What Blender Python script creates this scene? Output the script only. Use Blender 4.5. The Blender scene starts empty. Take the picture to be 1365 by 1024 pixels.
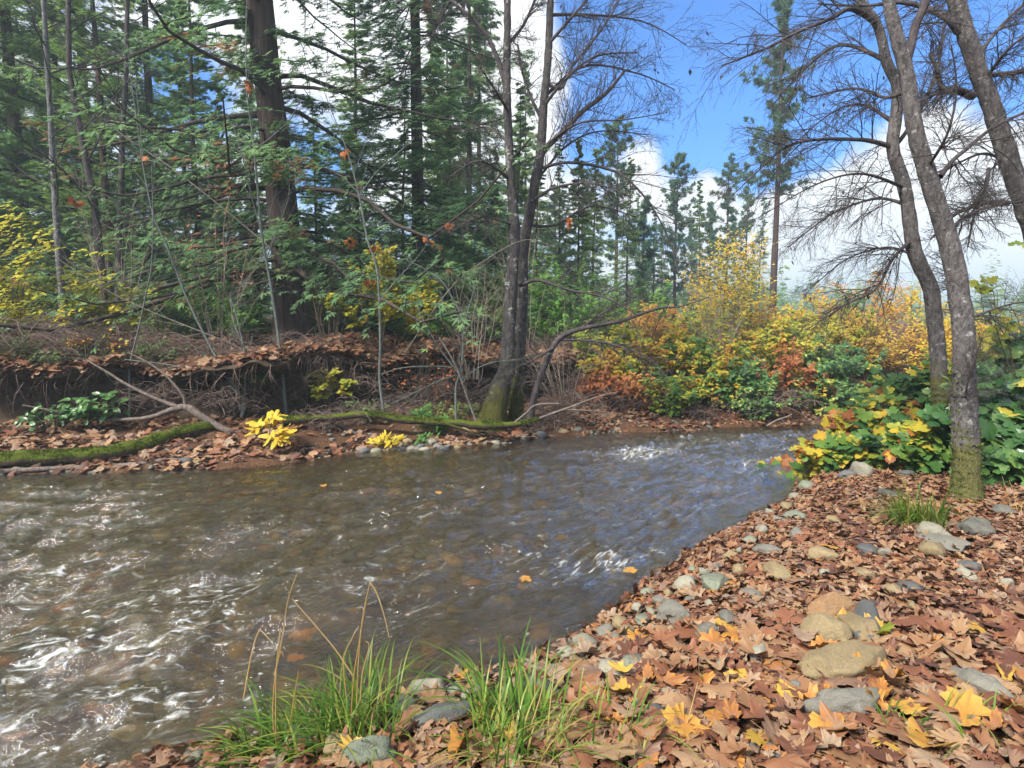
import math
EXPO = 2.3
SUN_EL, SUN_AZ, SUN_E = math.radians(44), math.radians(225), 2.3
SKY_S, SKY_TINT, CLOUD_S = .05, (.003, .52, 1.08), .275
HAZE = .0024
import bpy, math
import numpy as np
sc = bpy.context.scene
COL = sc.collection
rng = np.random.default_rng(7)
R_ = math.radians
# ------------------------------------------------------------------ camera model (also used to place things)
CAM_H, PITCH, FPX = 1.7, R_(5.06), 813.0
def at(px, py, Y):
    """world point seen at photo pixel (1365 wide) at world depth Y"""
    x = (px - 682.5) / FPX; u = (512 - py) / FPX
    d = np.array([x, math.cos(PITCH) + u * math.sin(PITCH), u * math.cos(PITCH) - math.sin(PITCH)])
    return np.array([0, 0, CAM_H]) + d * (Y / d[1])
def proj(p):
    """photo pixels of world points"""
    p = np.atleast_2d(p) - np.array([0, 0, CAM_H])
    z = p[:, 1] * math.cos(PITCH) - p[:, 2] * math.sin(PITCH)
    u = p[:, 1] * math.sin(PITCH) + p[:, 2] * math.cos(PITCH)
    z = np.where(z < 1e-3, 1e-3, z)
    return np.stack([682.5 + FPX * p[:, 0] / z, 512 - FPX * u / z], 1)
# ------------------------------------------------------------------ noise
def _hash(i, j, k, s):
    n = (i * 73856093) ^ (j * 19349663) ^ (k * 83492791) ^ (s * 2654435761)
    n = (n ^ (n >> 13)) * 1274126177 & 0xffffffff
    n = (n ^ (n >> 16)) & 0xffffff
    return n / 0x7fffff - 1.0
def vnoise(p, s=0):
    p = np.asarray(p, float); i = np.floor(p).astype(np.int64); f = p - i
    f = f * f * f * (f * (f * 6 - 15) + 10); r = 0
    for a in (0, 1):
        for b in (0, 1):
            for c in (0, 1):
                w = (f[:, 0] if a else 1 - f[:, 0]) * (f[:, 1] if b else 1 - f[:, 1]) * (f[:, 2] if c else 1 - f[:, 2])
                r = r + w * _hash(i[:, 0] + a, i[:, 1] + b, i[:, 2] + c, s)
    return r
def fbm(p, s=0, o=4):
    r = 0; a = 1.0; p = np.asarray(p, float)
    for k in range(o):
        r = r + a * vnoise(p, s + k * 17); p = p * 2.03 + 3.1; a *= .5
    return r
def xyz(x, y, z=0.0):
    x = np.asarray(x, float); return np.stack([x, np.broadcast_to(y, x.shape) + 0.0, np.broadcast_to(z, x.shape) + 0.0], 1)
def nrm(v):
    return v / np.maximum(np.linalg.norm(v, axis=-1, keepdims=True), 1e-9)
def sstep(a, b, x):
    t = np.clip((x - a) / (b - a), 0, 1); return t * t * (3 - 2 * t)
# ------------------------------------------------------------------ mesh collector
class Geo:
    def __init__(s): s.v = []; s.f = []; s.n = 0; s.t = []
    def add(s, v, f, tint=None, mat=0):
        v = np.asarray(v, float).reshape(-1, 3); f = np.asarray(f, np.int64)
        if len(v) == 0 or len(f) == 0: return s
        s.v.append(v); s.f.append((f + s.n, mat)); s.n += len(v)
        s.t.append(np.full(len(v), .5) if tint is None else np.broadcast_to(np.asarray(tint, float), (len(v),)).copy())
        return s
    def mesh(s, name, mats, smooth=True):
        me = bpy.data.meshes.new(name)
        v = np.concatenate(s.v); me.vertices.add(len(v)); me.vertices.foreach_set('co', v.astype(np.float32).ravel())
        idx = np.concatenate([f.ravel() for f, m in s.f]); tot = np.concatenate([np.full(len(f), f.shape[1]) for f, m in s.f])
        mi = np.concatenate([np.full(len(f), m) for f, m in s.f])
        me.loops.add(len(idx)); me.loops.foreach_set('vertex_index', idx.astype(np.int32))
        me.polygons.add(len(tot)); me.polygons.foreach_set('loop_start', np.concatenate([[0], np.cumsum(tot)[:-1]]).astype(np.int32))
        try: me.polygons.foreach_set('loop_total', tot.astype(np.int32))
        except Exception: pass
        me.polygons.foreach_set('material_index', mi.astype(np.int32))
        me.polygons.foreach_set('use_smooth', np.full(len(tot), smooth))
        a = me.attributes.new('tint', 'FLOAT', 'POINT'); a.data.foreach_set('value', np.concatenate(s.t).astype(np.float32))
        for m in (mats if isinstance(mats, (list, tuple)) else [mats]): me.materials.append(m)
        me.update(calc_edges=True)
        return me
    def build(s, name, mats, parent=None, smooth=True):
        return link(name, s.mesh(name, mats, smooth), parent)
def link(name, me, parent=None):
    o = bpy.data.objects.new(name, me); COL.objects.link(o)
    if parent is not None: o.parent = parent
    return o
def tag(o, label=None, cat=None, group=None, kind=None):
    if label: o['label'] = label
    if cat: o['category'] = cat
    if group: o['group'] = group
    if kind: o['kind'] = kind
    return o
def thing(name, label, cat, loc=(0, 0, 0), group=None):
    o = bpy.data.objects.new(name, None); COL.objects.link(o); o.location = tuple(loc); o.empty_display_size = .2
    return tag(o, label, cat, group)
def copy_tree(o, loc, rz=0, s=1.0, label=None, group=None):
    c = o.copy(); COL.objects.link(c); c.location = tuple(loc); c.rotation_euler = (0, 0, rz); c.scale = (s, s, s)
    if label: c['label'] = label
    if group: c['group'] = group
    for ch in o.children:
        d = ch.copy(); COL.objects.link(d); d.parent = c
    return c
# ------------------------------------------------------------------ tubes
def tubes(P, R, sides=3):
    P = np.asarray(P, float); R = np.asarray(R, float)
    if P.ndim == 2: P = P[None]; R = R[None]
    M, n, _ = P.shape
    T = nrm(np.gradient(P, axis=1) + 1e-9)
    mt = nrm(T.mean(1)); ref = np.where(np.abs(mt[:, 2:3]) > .85, np.array([[1., .1, 0]]), np.array([[0, 0, 1.]]))[:, None]
    U = nrm(np.cross(T, np.broadcast_to(ref, T.shape))); V = np.cross(T, U)
    a = np.arange(sides) * 2 * np.pi / sides
    ring = P[:, :, None] + R[:, :, None, None] * (np.cos(a)[None, None, :, None] * U[:, :, None] + np.sin(a)[None, None, :, None] * V[:, :, None])
    i = np.arange(M * n * sides).reshape(M, n, sides)
    A = i[:, :-1]; B = i[:, 1:]
    f = np.stack([A, B, np.roll(B, -1, 2), np.roll(A, -1, 2)], -1).reshape(-1, 4)
    return ring.reshape(-1, 3), f
def smooth_line(pts, n):
    pts = np.asarray(pts, float); k = len(pts)
    t = np.linspace(0, k - 1, n); i = np.clip(np.floor(t).astype(int), 0, k - 2); f = (t - i)[:, None]
    g = lambda j: pts[np.clip(j, 0, k - 1)]
    p0, p1, p2, p3 = g(i - 1), g(i), g(i + 1), g(i + 2)
    return .5 * (2 * p1 + (p2 - p0) * f + (2 * p0 - 5 * p1 + 4 * p2 - p3) * f ** 2 + (3 * p1 - p0 - 3 * p2 + p3) * f ** 3)
def resample(pts, n):
    """even arc-length resample of a smooth curve through pts (any columns; first 3 are position)"""
    q = smooth_line(pts, max(60, n * 4)); s = np.concatenate([[0], np.cumsum(np.linalg.norm(np.diff(q[:, :3], axis=0), axis=1))])
    u = np.linspace(0, s[-1], n)
    return np.stack([np.interp(u, s, q[:, c]) for c in range(q.shape[1])], 1)
def spawn(P, R, k, t0, t1, L0, L1, ang=(35, 65), n=5, up=0.0, wob=.12, rs=.5, rmin=.0012, bias=None, Ltap=.5, rmax=None, g=rng, abs_len=False):
    """k child curves per parent curve; returns (P2, R2)"""
    P = np.asarray(P, float); R = np.asarray(R, float)
    if P.ndim == 2: P = P[None]; R = R[None]
    M, m, _ = P.shape
    t = t0 + (t1 - t0) * (np.arange(k)[None] + g.random((M, k))) / k
    u = t * (m - 1); i = np.clip(u.astype(int), 0, m - 2); f = (u - i)[..., None]
    r = np.arange(M)[:, None]
    p0 = P[r, i] * (1 - f) + P[r, i + 1] * f; T = nrm(P[r, i + 1] - P[r, i])
    r0 = R[r, i] * (1 - f[..., 0]) + R[r, i + 1] * f[..., 0]
    q = g.normal(size=p0.shape)
    if bias is not None: q = q + np.asarray(bias)
    q = nrm(q - (q * T).sum(-1, keepdims=True) * T)
    a = np.radians(ang[0] + (ang[1] - ang[0]) * g.random((M, k)))[..., None]
    d = nrm(np.cos(a) * T + np.sin(a) * q)
    plen = np.ones((M, 1)) if abs_len else np.linalg.norm(np.diff(P, axis=1), axis=2).sum(1)[:, None]
    L = (L0 + (L1 - L0) * g.random((M, k))) * plen * (1 - Ltap * (t - t0) / max(t1 - t0, 1e-6))
    pts = [p0]; dd = d
    for j in range(1, n):
        dd = nrm(dd + g.normal(size=dd.shape) * wob + np.array([0, 0, up]) / n * 2)
        pts.append(pts[-1] + dd * (L / (n - 1))[..., None])
    P2 = np.stack(pts, 2).reshape(M * k, n, 3)
    rr = np.maximum(r0 * rs, rmin)
    if rmax: rr = np.minimum(rr, rmax)
    R2 = (rr[..., None] * np.linspace(1, .35, n)[None, None]).reshape(M * k, n)
    return P2, np.maximum(R2, rmin * .6)
def along(P, k, t0=.1, t1=1.0, g=rng):
    P = np.asarray(P, float); M, m, _ = P.shape
    t = t0 + (t1 - t0) * (np.arange(k)[None] + g.random((M, k))) / k
    u = t * (m - 1); i = np.clip(u.astype(int), 0, m - 2); f = (u - i)[..., None]; r = np.arange(M)[:, None]
    return (P[r, i] * (1 - f) + P[r, i + 1] * f).reshape(-1, 3), nrm(P[r, i + 1] - P[r, i]).reshape(-1, 3)
# ------------------------------------------------------------------ leaves
def frames(normal, head):
    Z = nrm(normal); X = nrm(head - (head * Z).sum(-1, keepdims=True) * Z); return X, np.cross(Z, X), Z
def scatter(G, tm, pos, normal, head, size, tint, mat=0):
    """tm = (verts, faces); x axis of the template is the leaf's length"""
    tv, tf = tm; pos = np.asarray(pos); M = len(pos)
    if M == 0: return
    X, Y, Z = frames(normal, head); s = np.broadcast_to(size, (M,))[:, None, None]
    v = pos[:, None] + s * (tv[None, :, 0:1] * X[:, None] + tv[None, :, 1:2] * Y[:, None] + tv[None, :, 2:3] * Z[:, None])
    f = (tf[None] + (np.arange(M) * len(tv))[:, None, None]).reshape(-1, tf.shape[1])
    G.add(v.reshape(-1, 3), f, np.clip((np.broadcast_to(tint, (M,))[:, None] + (.05 * np.sin(np.arange(len(tv)) * 2.4) - .06 * (np.arange(len(tv)) == len(tv) - 1) if len(tv) > 8 else np.zeros(len(tv)))[None]), 0, 1).ravel(), mat)
def fan(outline, z=None):
    """outline ring + centre rib -> triangles"""
    o = np.asarray(outline, float); n = len(o); c = np.array([[.42, 0]])
    v = np.concatenate([o, c]); v = np.concatenate([v, np.zeros((n + 1, 1))], 1)
    return v, np.array([[i, (i + 1) % n, n] for i in range(n)])
def maple_outline():
    half = [(0, .0), (-.08, .10), (-.16, .30), (-.05, .26), (.05, .43), (.16, .37), (.28, .53), (.37, .5), (.46, .54), (.47, .34), (.58, .24), (.70, .29), (.76, .22), (.87, .18), (.87, .09), (1.0, 0)]
    return half + [(x, -y) for x, y in half[::-1][1:-1]]
def curl(tm, a, b, c=0.0, s=0):
    v = tm[0].copy(); x, y = v[:, 0] - .45, v[:, 1]
    v[:, 2] = a * x * x + b * y * y + c * x * y + .05 * vnoise(xyz(x * 5 + s, y * 5), s)
    return v, tm[1]
MAPLE = fan(maple_outline())
MAPLES = [curl(MAPLE, a, b, c, i) for i, (a, b, c) in enumerate([(.2, .3, 0), (-.35, -.5, .2), (.5, .9, -.3), (-.2, .6, .4), (.7, -.4, -.2), (.1, 1.2, .1), (-.6, -.9, 0)])]
def oval_outline(w=.27, tooth=0):
    t = np.linspace(0, np.pi, 7); h = [(.5 - .5 * math.cos(a), w * math.sin(a) ** .8 * (1.1 - .25 * (.5 - .5 * math.cos(a)))) for a in t]
    return h + [(x, -y) for x, y in h[::-1][1:-1]]
OVAL = fan(oval_outline()); OVALS = [curl(OVAL, .3, .8, 0, 3), curl(OVAL, -.5, .6, .3, 4), curl(OVAL, -.7, -.8, -.2, 5)]
LONG = fan(oval_outline(.17)); LONGS = [curl(LONG, -.5, .7, 0, 6), curl(LONG, .3, -.5, .3, 7)]
DIA = (np.array([[0, 0, 0], [.45, .26, .03], [1, 0, -.06], [.45, -.26, .03]]), np.array([[0, 1, 2, 3]]))      # small distant leaf
FOLD = (np.array([[0, 0, 0], [.4, .3, .08], [1, 0, -.05], [.4, -.3, .08], [.5, 0, 0]]), np.array([[0, 4, 1], [4, 2, 1], [0, 3, 4], [4, 3, 2]]))
THIN = (np.array([[0, 0, 0], [.4, .11, .02], [1, 0, -.1], [.4, -.11, .02]]), np.array([[0, 1, 2, 3]]))
TRI3 = (np.concatenate([np.array([[0, 0, 0], [.5, .12, 0], [1, 0, -.08], [.5, -.12, 0]]),
                        np.array([[.1, 0, 0], [.5, .22, -.02], [.72, .42, -.06], [.38, .28, 0]]),
                        np.array([[.1, 0, 0], [.38, -.28, 0], [.72, -.42, -.06], [.5, -.22, -.02]])]), np.array([[0, 1, 2, 3], [4, 5, 6, 7], [8, 9, 10, 11]]))
def rnd_dirs(n, g=rng): return nrm(g.normal(size=(n, 3)))
def strip(P, W, N=None):
    """flat ribbons: P (M,n,3) centre lines, W (M,n) half widths"""
    P = np.asarray(P, float); W = np.asarray(W, float); M, n, _ = P.shape
    T = nrm(np.gradient(P, axis=1)); S = nrm(np.cross(T, np.broadcast_to(np.array([0, 0, 1.]) if N is None else N, T.shape)) + 1e-6)
    v = np.stack([P - S * W[..., None], P + S * W[..., None]], 2)
    i = np.arange(M * n * 2).reshape(M, n, 2)
    return v.reshape(-1, 3), np.stack([i[:, :-1, 0], i[:, 1:, 0], i[:, 1:, 1], i[:, :-1, 1]], -1).reshape(-1, 4)
# ------------------------------------------------------------------ materials
class NT:
    def __init__(s, name):
        s.m = bpy.data.materials.new(name); s.m.use_nodes = True; s.t = s.m.node_tree; s.t.nodes.clear()
        s.out = s.t.nodes.new('ShaderNodeOutputMaterial')
    def n(s, kind, **kw):
        x = s.t.nodes.new('ShaderNode' + kind)
        for k, v in kw.items():
            if k in x.inputs.keys() or k.startswith('i'):
                key = int(k[1:]) if k[0] == 'i' and k[1:].isdigit() else k
                try: s.set(x.inputs[key], v); continue
                except (KeyError, IndexError): pass
            setattr(x, k, v)
        return x
    def set(s, sock, v):
        if isinstance(v, bpy.types.NodeSocket): s.t.links.new(v, sock)
        elif isinstance(v, bpy.types.Node): s.t.links.new(v.outputs[0], sock)
        else: sock.default_value = v
    def math(s, op, a, b=0.0, clamp=False):
        x = s.t.nodes.new('ShaderNodeMath'); x.operation = op; x.use_clamp = clamp; s.set(x.inputs[0], a); s.set(x.inputs[1], b); return x.outputs[0]
    def ramp(s, fac, stops, interp='LINEAR'):
        x = s.t.nodes.new('ShaderNodeValToRGB'); e = x.color_ramp.elements; x.color_ramp.interpolation = interp
        while len(e) < len(stops): e.new(.5)
        for i, (p, c) in enumerate(stops): e[i].position = p; e[i].color = (*c[:3], 1)
        s.set(x.inputs[0], fac); return x.outputs[0]
    def mix(s, fac, a, b, blend='MIX'):
        x = s.t.nodes.new('ShaderNodeMix'); x.data_type = 'RGBA'; x.blend_type = blend
        s.set(x.inputs[0], fac); s.set(x.inputs[6], a); s.set(x.inputs[7], b); return x.outputs[2]
    def mixs(s, fac, a, b):
        x = s.t.nodes.new('ShaderNodeMixShader'); s.set(x.inputs[0], fac); s.set(x.inputs[1], a); s.set(x.inputs[2], b); return x.outputs[0]
    def noise(s, scale, detail=4, rough=.55, vec=None, dist=0.0):
        x = s.t.nodes.new('ShaderNodeTexNoise'); x.inputs['Scale'].default_value = scale; x.inputs['Detail'].default_value = detail
        x.inputs['Roughness'].default_value = rough; x.inputs['Distortion'].default_value = dist
        s.set(x.inputs['Vector'], vec if vec is not None else s.coord('Object'))
        return x.outputs[0]
    def coord(s, which='Object', scale=None, rot=None):
        x = s.t.nodes.new('ShaderNodeTexCoord').outputs[which]
        if scale is None and rot is None: return x
        m = s.t.nodes.new('ShaderNodeMapping'); s.t.links.new(x, m.inputs[0])
        if scale: m.inputs['Scale'].default_value = scale
        if rot: m.inputs['Rotation'].default_value = rot
        return m.outputs[0]
    def tint(s):
        x = s.t.nodes.new('ShaderNodeAttribute'); x.attribute_name = 'tint'; return x.outputs['Fac']
    def bump(s, h, strength=.5, dist=.02):
        x = s.t.nodes.new('ShaderNodeBump'); x.inputs['Strength'].default_value = strength; x.inputs['Distance'].default_value = dist; s.set(x.inputs['Height'], h); return x.outputs[0]
    def bsdf(s, col, rough=.7, normal=None, spec=.3):
        x = s.t.nodes.new('ShaderNodeBsdfPrincipled'); s.set(x.inputs['Base Color'], col if not isinstance(col, tuple) else (*col, 1)); s.set(x.inputs['Roughness'], rough)
        x.inputs['Specular IOR Level'].default_value = spec
        if normal is not None: s.set(x.inputs['Normal'], normal)
        return x.outputs[0]
    def done(s, sh): s.t.links.new(sh, s.out.inputs[0]); return s.m
def leaf_mat(name, stops, trans=.35, rough=.5, spots=0.0, scale=30, interp='LINEAR', spec=.3):
    t = NT(name); c = t.ramp(t.tint(), stops, interp)
    nz = t.noise(scale, 3); c = t.mix(t.math('MULTIPLY', nz, .55), c, t.mix(1.0, c, (.55, .5, .42, 1), 'MULTIPLY'))
    if spots:
        sp = t.math('GREATER_THAN', t.noise(scale * 2.5, 2), .66); c = t.mix(t.math('MULTIPLY', sp, spots), c, (.09, .04, .02, 1))
    tr = t.n('BsdfTranslucent', Color=c)
    return t.done(t.mixs(trans, t.bsdf(c, rough, None, spec), tr))
def bark_mat(name, dark, light, scale=18, zs=.25, lichen=None, lich_amt=.0, moss=None, moss_z=None, bump=.7, ridged=False, lich_scale=9):
    t = NT(name); v = t.coord('Object', (1, 1, zs)); n1 = t.noise(scale, 6, .65, v, .6); n2 = t.noise(scale * .25, 3)
    c = t.ramp(n1, [(.32, dark), (.68, light)])
    c = t.mix(t.math('MULTIPLY', n2, .5), c, (*[x * .6 for x in dark], 1))
    if lichen:
        lm = t.ramp(t.noise(lich_scale, 5, .7), [(.62 - lich_amt, (0, 0, 0)), (.66 - lich_amt + .04, (1, 1, 1))]); c = t.mix(t.math('MULTIPLY', lm, .85), c, (*lichen, 1))
    if moss:
        sep = t.n('SeparateXYZ'); t.t.links.new(t.coord('Object'), sep.inputs[0])
        g = t.n('MapRange'); t.set(g.inputs[0], sep.outputs[2]); g.inputs[1].default_value = moss_z[0]; g.inputs[2].default_value = moss_z[1]; g.inputs[3].default_value = 1.1; g.inputs[4].default_value = 0
        mk = t.math('MULTIPLY_ADD', t.noise(5, 4, .7), 1.0); mk.node.inputs[2].default_value = -.5
        mk = t.math('ADD', mk, g.outputs[0]); mk = t.ramp(mk, [(.35, (0, 0, 0)), (.6, (1, 1, 1))])
        mc = t.ramp(t.noise(60, 3), [(.3, tuple(x * .45 for x in moss)), (.7, moss)]); c = t.mix(mk, c, mc)
    return t.done(t.bsdf(c, .9, t.bump(n1, bump, .03), .15))
def top_moss_mat(name, bark, moss):
    t = NT(name); n1 = t.noise(25, 5, .65); c = t.ramp(n1, [(.3, tuple(x * .4 for x in bark)), (.7, bark)])
    ge = t.n('NewGeometry'); sep = t.n('SeparateXYZ'); t.t.links.new(ge.outputs['Normal'], sep.inputs[0])
    mk = t.math('MULTIPLY_ADD', sep.outputs[2], .55); mk.node.inputs[2].default_value = .12
    mk = t.math('ADD', mk, t.math('MULTIPLY', t.noise(4, 4, .7), .6)); mk = t.ramp(mk, [(.42, (0, 0, 0)), (.56, (1, 1, 1))])
    mc = t.ramp(t.noise(70, 3), [(.3, tuple(x * .35 for x in moss)), (.72, moss)])
    return t.done(t.bsdf(t.mix(mk, c, mc), .95, t.bump(t.noise(90, 4), .8, .02), .1))
def stone_mat(name, a, b, speck=(.1, .1, .1)):
    t = NT(name); n1 = t.noise(6, 5, .6); n2 = t.noise(40, 4, .6)
    oi = t.n('ObjectInfo'); c = t.ramp(t.math('ADD', t.math('MULTIPLY', n1, .8), t.math('MULTIPLY', t.tint(), .2)), [(.3, a), (.7, b)])
    c = t.mix(t.math('MULTIPLY', t.ramp(n2, [(.52, (0, 0, 0)), (.75, (1, 1, 1))]), .5), c, (*speck, 1))
    n3 = t.noise(150, 3, .7); c = t.mix(t.math('MULTIPLY', t.ramp(n3, [(.4, (1, 1, 1)), (.62, (0, 0, 0))]), .4), c, t.mix(1.0, c, (.45, .42, .36, 1), 'MULTIPLY'))
    c = t.mix(t.math('MULTIPLY', t.ramp(t.noise(13, 5, .7), [(.5, (0, 0, 0)), (.68, (1, 1, 1))]), .5), c, t.mix(1.0, c, (.6, .52, .38, 1), 'MULTIPLY'))
    return t.done(t.bsdf(c, .85, t.bump(t.math('ADD', n2, n3), .6, .012), .25))
# ------------------------------------------------------------------ camera, render settings, sky, sun
cd = bpy.data.cameras.new('camera'); cam = bpy.data.objects.new('camera', cd); COL.objects.link(cam); sc.camera = cam
cam.location = (0, 0, CAM_H); cam.rotation_euler = (R_(90) - PITCH, 0, 0)
cd.sensor_width = 36; cd.lens = 36 * FPX / 1365; cd.clip_start = .05; cd.clip_end = 3000
sc.view_settings.view_transform = 'Standard'; sc.view_settings.look = 'None'; sc.view_settings.gamma = 1; sc.view_settings.exposure = EXPO
sc.render.engine = 'CYCLES'; cy = sc.cycles; cy.use_denoising = True; cy.use_adaptive_sampling = True; cy.adaptive_threshold = .02
cy.max_bounces = 7; cy.diffuse_bounces = 4; cy.glossy_bounces = 3; cy.transmission_bounces = 5; cy.transparent_max_bounces = 8
cy.caustics_reflective = False; cy.caustics_refractive = False; cy.sample_clamp_indirect = 6
w = bpy.data.worlds.new('World'); sc.world = w; w.use_nodes = True
t = NT.__new__(NT); t.t = w.node_tree; t.t.nodes.clear(); t.out = t.t.nodes.new('ShaderNodeOutputWorld')
sky = t.t.nodes.new('ShaderNodeTexSky'); sky.sky_type = 'NISHITA'; sky.sun_disc = False
sky.sun_elevation = SUN_EL; sky.sun_rotation = SUN_AZ; sky.altitude = 300; sky.air_density = 1.0; sky.dust_density = .3; sky.ozone_density = 3.0
def pdir(px, py): return nrm(at(px, py, 1.0) - np.array([0, 0, CAM_H]))
dvec = t.coord('Generated'); total = None
BLOBS = [  # photo px, py, radius px, weight: where cloud banks (+) and clear gaps (-) stand in the sky
    (955, 110, 210, -1.6), (850, 60, 150, -.8), (1050, 60, 150, -1.0), (1060, 190, 90, -.45), (1230, -60, 240, -.9), (1330, 40, 120, -.45), (960, 212, 70, -.3),
    (905, 225, 75, 1.1), (1240, 250, 190, 1.1), (1140, 330, 190, .8), (760, 170, 120, .9), (690, 60, 130, .8), (940, 300, 160, .7), (936, 5, 50, .5), (937, 156, 30, .55), (1130, 130, 60, .5), (1215, 50, 45, .5),
    (270, 120, 60, -.8), (420, 190, 70, -.8), (430, 60, 180, .5), (1190, 340, 60, -.55), (1330, 130, 45, -.5)]
for px, py, r, wt in BLOBS:
    d = pdir(px, py); dp = t.t.nodes.new('ShaderNodeVectorMath'); dp.operation = 'DOT_PRODUCT'; t.t.links.new(dvec, dp.inputs[0]); dp.inputs[1].default_value = tuple(d)
    mr = t.t.nodes.new('ShaderNodeMapRange'); mr.interpolation_type = 'SMOOTHSTEP'; t.t.links.new(dp.outputs['Value'], mr.inputs[0])
    a = math.atan(r / FPX); mr.inputs[1].default_value = math.cos(a * 1.25); mr.inputs[2].default_value = math.cos(a * .35); mr.inputs[4].default_value = wt
    total = mr.outputs[0] if total is None else t.math('ADD', total, mr.outputs[0])
dp = t.t.nodes.new('ShaderNodeVectorMath'); dp.operation = 'DOT_PRODUCT'; t.t.links.new(dvec, dp.inputs[0]); dp.inputs[1].default_value = tuple(nrm(np.array([-.35, .25, .9])))   # unseen cloud added overhead to whiten water reflections and lift ambient light
mr = t.t.nodes.new('ShaderNodeMapRange'); mr.interpolation_type = 'SMOOTHSTEP'; t.t.links.new(dp.outputs['Value'], mr.inputs[0]); mr.inputs[1].default_value = math.cos(R_(55)); mr.inputs[2].default_value = math.cos(R_(25)); mr.inputs[4].default_value = .55
total = t.math('ADD', total, mr.outputs[0])
puff = t.noise(7, 9, .6, dvec, .3); broad = t.noise(2.2, 5, .5, dvec)
f = t.math('ADD', total, t.math('MULTIPLY', t.math('SUBTRACT', puff, .5), 1.9)); f = t.math('ADD', f, t.math('MULTIPLY', t.math('SUBTRACT', broad, .42), 1.5))
mask = t.ramp(t.math('ADD', f, .5), [(.25, (0, 0, 0)), (.5, (.55, .55, .55)), (.78, (1, 1, 1))])
shade = t.ramp(t.math('ADD', t.math('MULTIPLY', t.noise(5, 6, .6, dvec, .5), .75), t.math('MULTIPLY', mask, .25)), [(.42, (.72, .78, .9)), (.6, (1, .99, .98))])
b1 = t.t.nodes.new('ShaderNodeBackground'); t.t.links.new(t.mix(1.0, sky.outputs[0], (SKY_TINT[0], SKY_TINT[1], SKY_TINT[2], 1), 'MULTIPLY'), b1.inputs[0]); b1.inputs[1].default_value = SKY_S
b2 = t.t.nodes.new('ShaderNodeBackground'); t.t.links.new(shade, b2.inputs[0]); b2.inputs[1].default_value = CLOUD_S
t.t.links.new(t.mixs(mask, b1.outputs[0], b2.outputs[0]), t.out.inputs[0])
sd = bpy.data.lights.new('sun', 'SUN'); sd.energy = SUN_E; sd.angle = R_(14); sd.color = (1, .94, .84)
so = bpy.data.objects.new('sun', sd); COL.objects.link(so)
from mathutils import Vector
sv = Vector((math.sin(SUN_AZ) * math.cos(SUN_EL), math.cos(SUN_AZ) * math.cos(SUN_EL), math.sin(SUN_EL)))
so.rotation_euler = (-sv).to_track_quat('-Z', 'Y').to_euler(); so.location = tuple(sv * 60)
# ------------------------------------------------------------------ creek edges and banks
FE = np.array([(-400, 5), (-40, 4.6), (-15, 5.4), (-8, 6.4), (-5.8, 6.9), (-3.25, 7.5), (-2.1, 8.3), (-.66, 8.7), (.67, 9.4), (1.83, 10.0), (3.6, 10.4), (5, 10.7), (8, 11.6), (14, 13), (40, 16), (400, 20)])
NE_ = np.array([(-400, -8), (-40, -3), (-15, -1), (-6, .8), (-3, 1.6), (-1.07, 2.35), (-.42, 2.75), (.3, 3.14), (.9, 3.95), (1.6, 4.75), (2.35, 5.5), (3.0, 6.3), (3.65, 7.1), (5, 8.4), (8, 9.8), (14, 11), (40, 13), (400, 15)])
def _curve(E):
    xs = np.concatenate([np.linspace(-400, -15, 60), np.arange(-14.9, 15, .1), np.linspace(15, 400, 60)]); ys = np.interp(xs, E[:, 0], E[:, 1])
    k = np.ones(7) / 7; ys[3:-3] = np.convolve(ys, k, 'valid'); return xs, ys
_fx, _fy = _curve(FE); _nx, _ny = _curve(NE_)
def Yf(x): return np.interp(x, _fx, _fy) + .10 * vnoise(xyz(np.asarray(x) * 1.3, 0), 5) + .05 * vnoise(xyz(np.asarray(x) * 4, 0), 6)
def Yn(x): return np.interp(x, _nx, _ny) + .07 * vnoise(xyz(np.asarray(x) * 2.3, 0), 8) + .04 * vnoise(xyz(np.asarray(x) * 7, 0), 9)
def cosf(x): return 1 / np.sqrt(1 + np.gradient(np.interp(np.stack([x - .5, x, x + .5]), _fx, _fy), .5, axis=0)[1] ** 2)
def cosn(x): return 1 / np.sqrt(1 + np.gradient(np.interp(np.stack([x - .5, x, x + .5]), _nx, _ny), .5, axis=0)[1] ** 2)
PU = np.array([(0, -.02), (.35, .08), (.9, .2), (1.45, .28), (2.05, .33), (2.25, .42), (2.3, .7), (2.15, .95), (1.8, 1.03), (1.68, 1.1), (1.75, 1.18), (2.0, 1.23), (3, 1.3), (5, 1.42), (10, 1.6), (22, 2.0), (60, 3), (150, 5), (500, 12)])
PS = np.array([(0, -.02), (.3, .12), (.7, .27), (1.1, .42), (1.5, .56), (1.8, .68), (2.0, .76), (2.15, .82), (2.3, .88), (2.4, .92), (2.6, .98), (2.8, 1.03), (3.2, 1.08), (5, 1.2), (10, 1.4), (22, 1.7), (60, 2.2), (150, 4), (500, 10)])
_tp = np.arange(len(PU), dtype=float)
def far_prof(x, t):
    """point of the far bank: x column, profile parameter t (0..len-1)"""
    w = sstep(.2, 1.7, x)
    f = lambda P, c: np.interp(t, _tp, P[:, c])
    lift = (.2 * vnoise(xyz(x * .55, 0), 31) + .13 * vnoise(xyz(x * 1.7, 0), 34) + .06 * vnoise(xyz(x * 4.3, 0), 35)) * sstep(5, 9, t)
    d = f(PU, 0) * (1 - w) + f(PS, 0) * w; z = f(PU, 1) * (1 - w) + f(PS, 1) * w + lift
    over = np.exp(-((t - 8.7) / 1.8) ** 2) * (.36 * vnoise(xyz(x * 1.1, 3), 32) + .2 * vnoise(xyz(x * 3.1, 3), 33)) * (1 - w)
    return np.stack([x, Yf(x) + (d + over) / cosf(x), z], 1)
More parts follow.
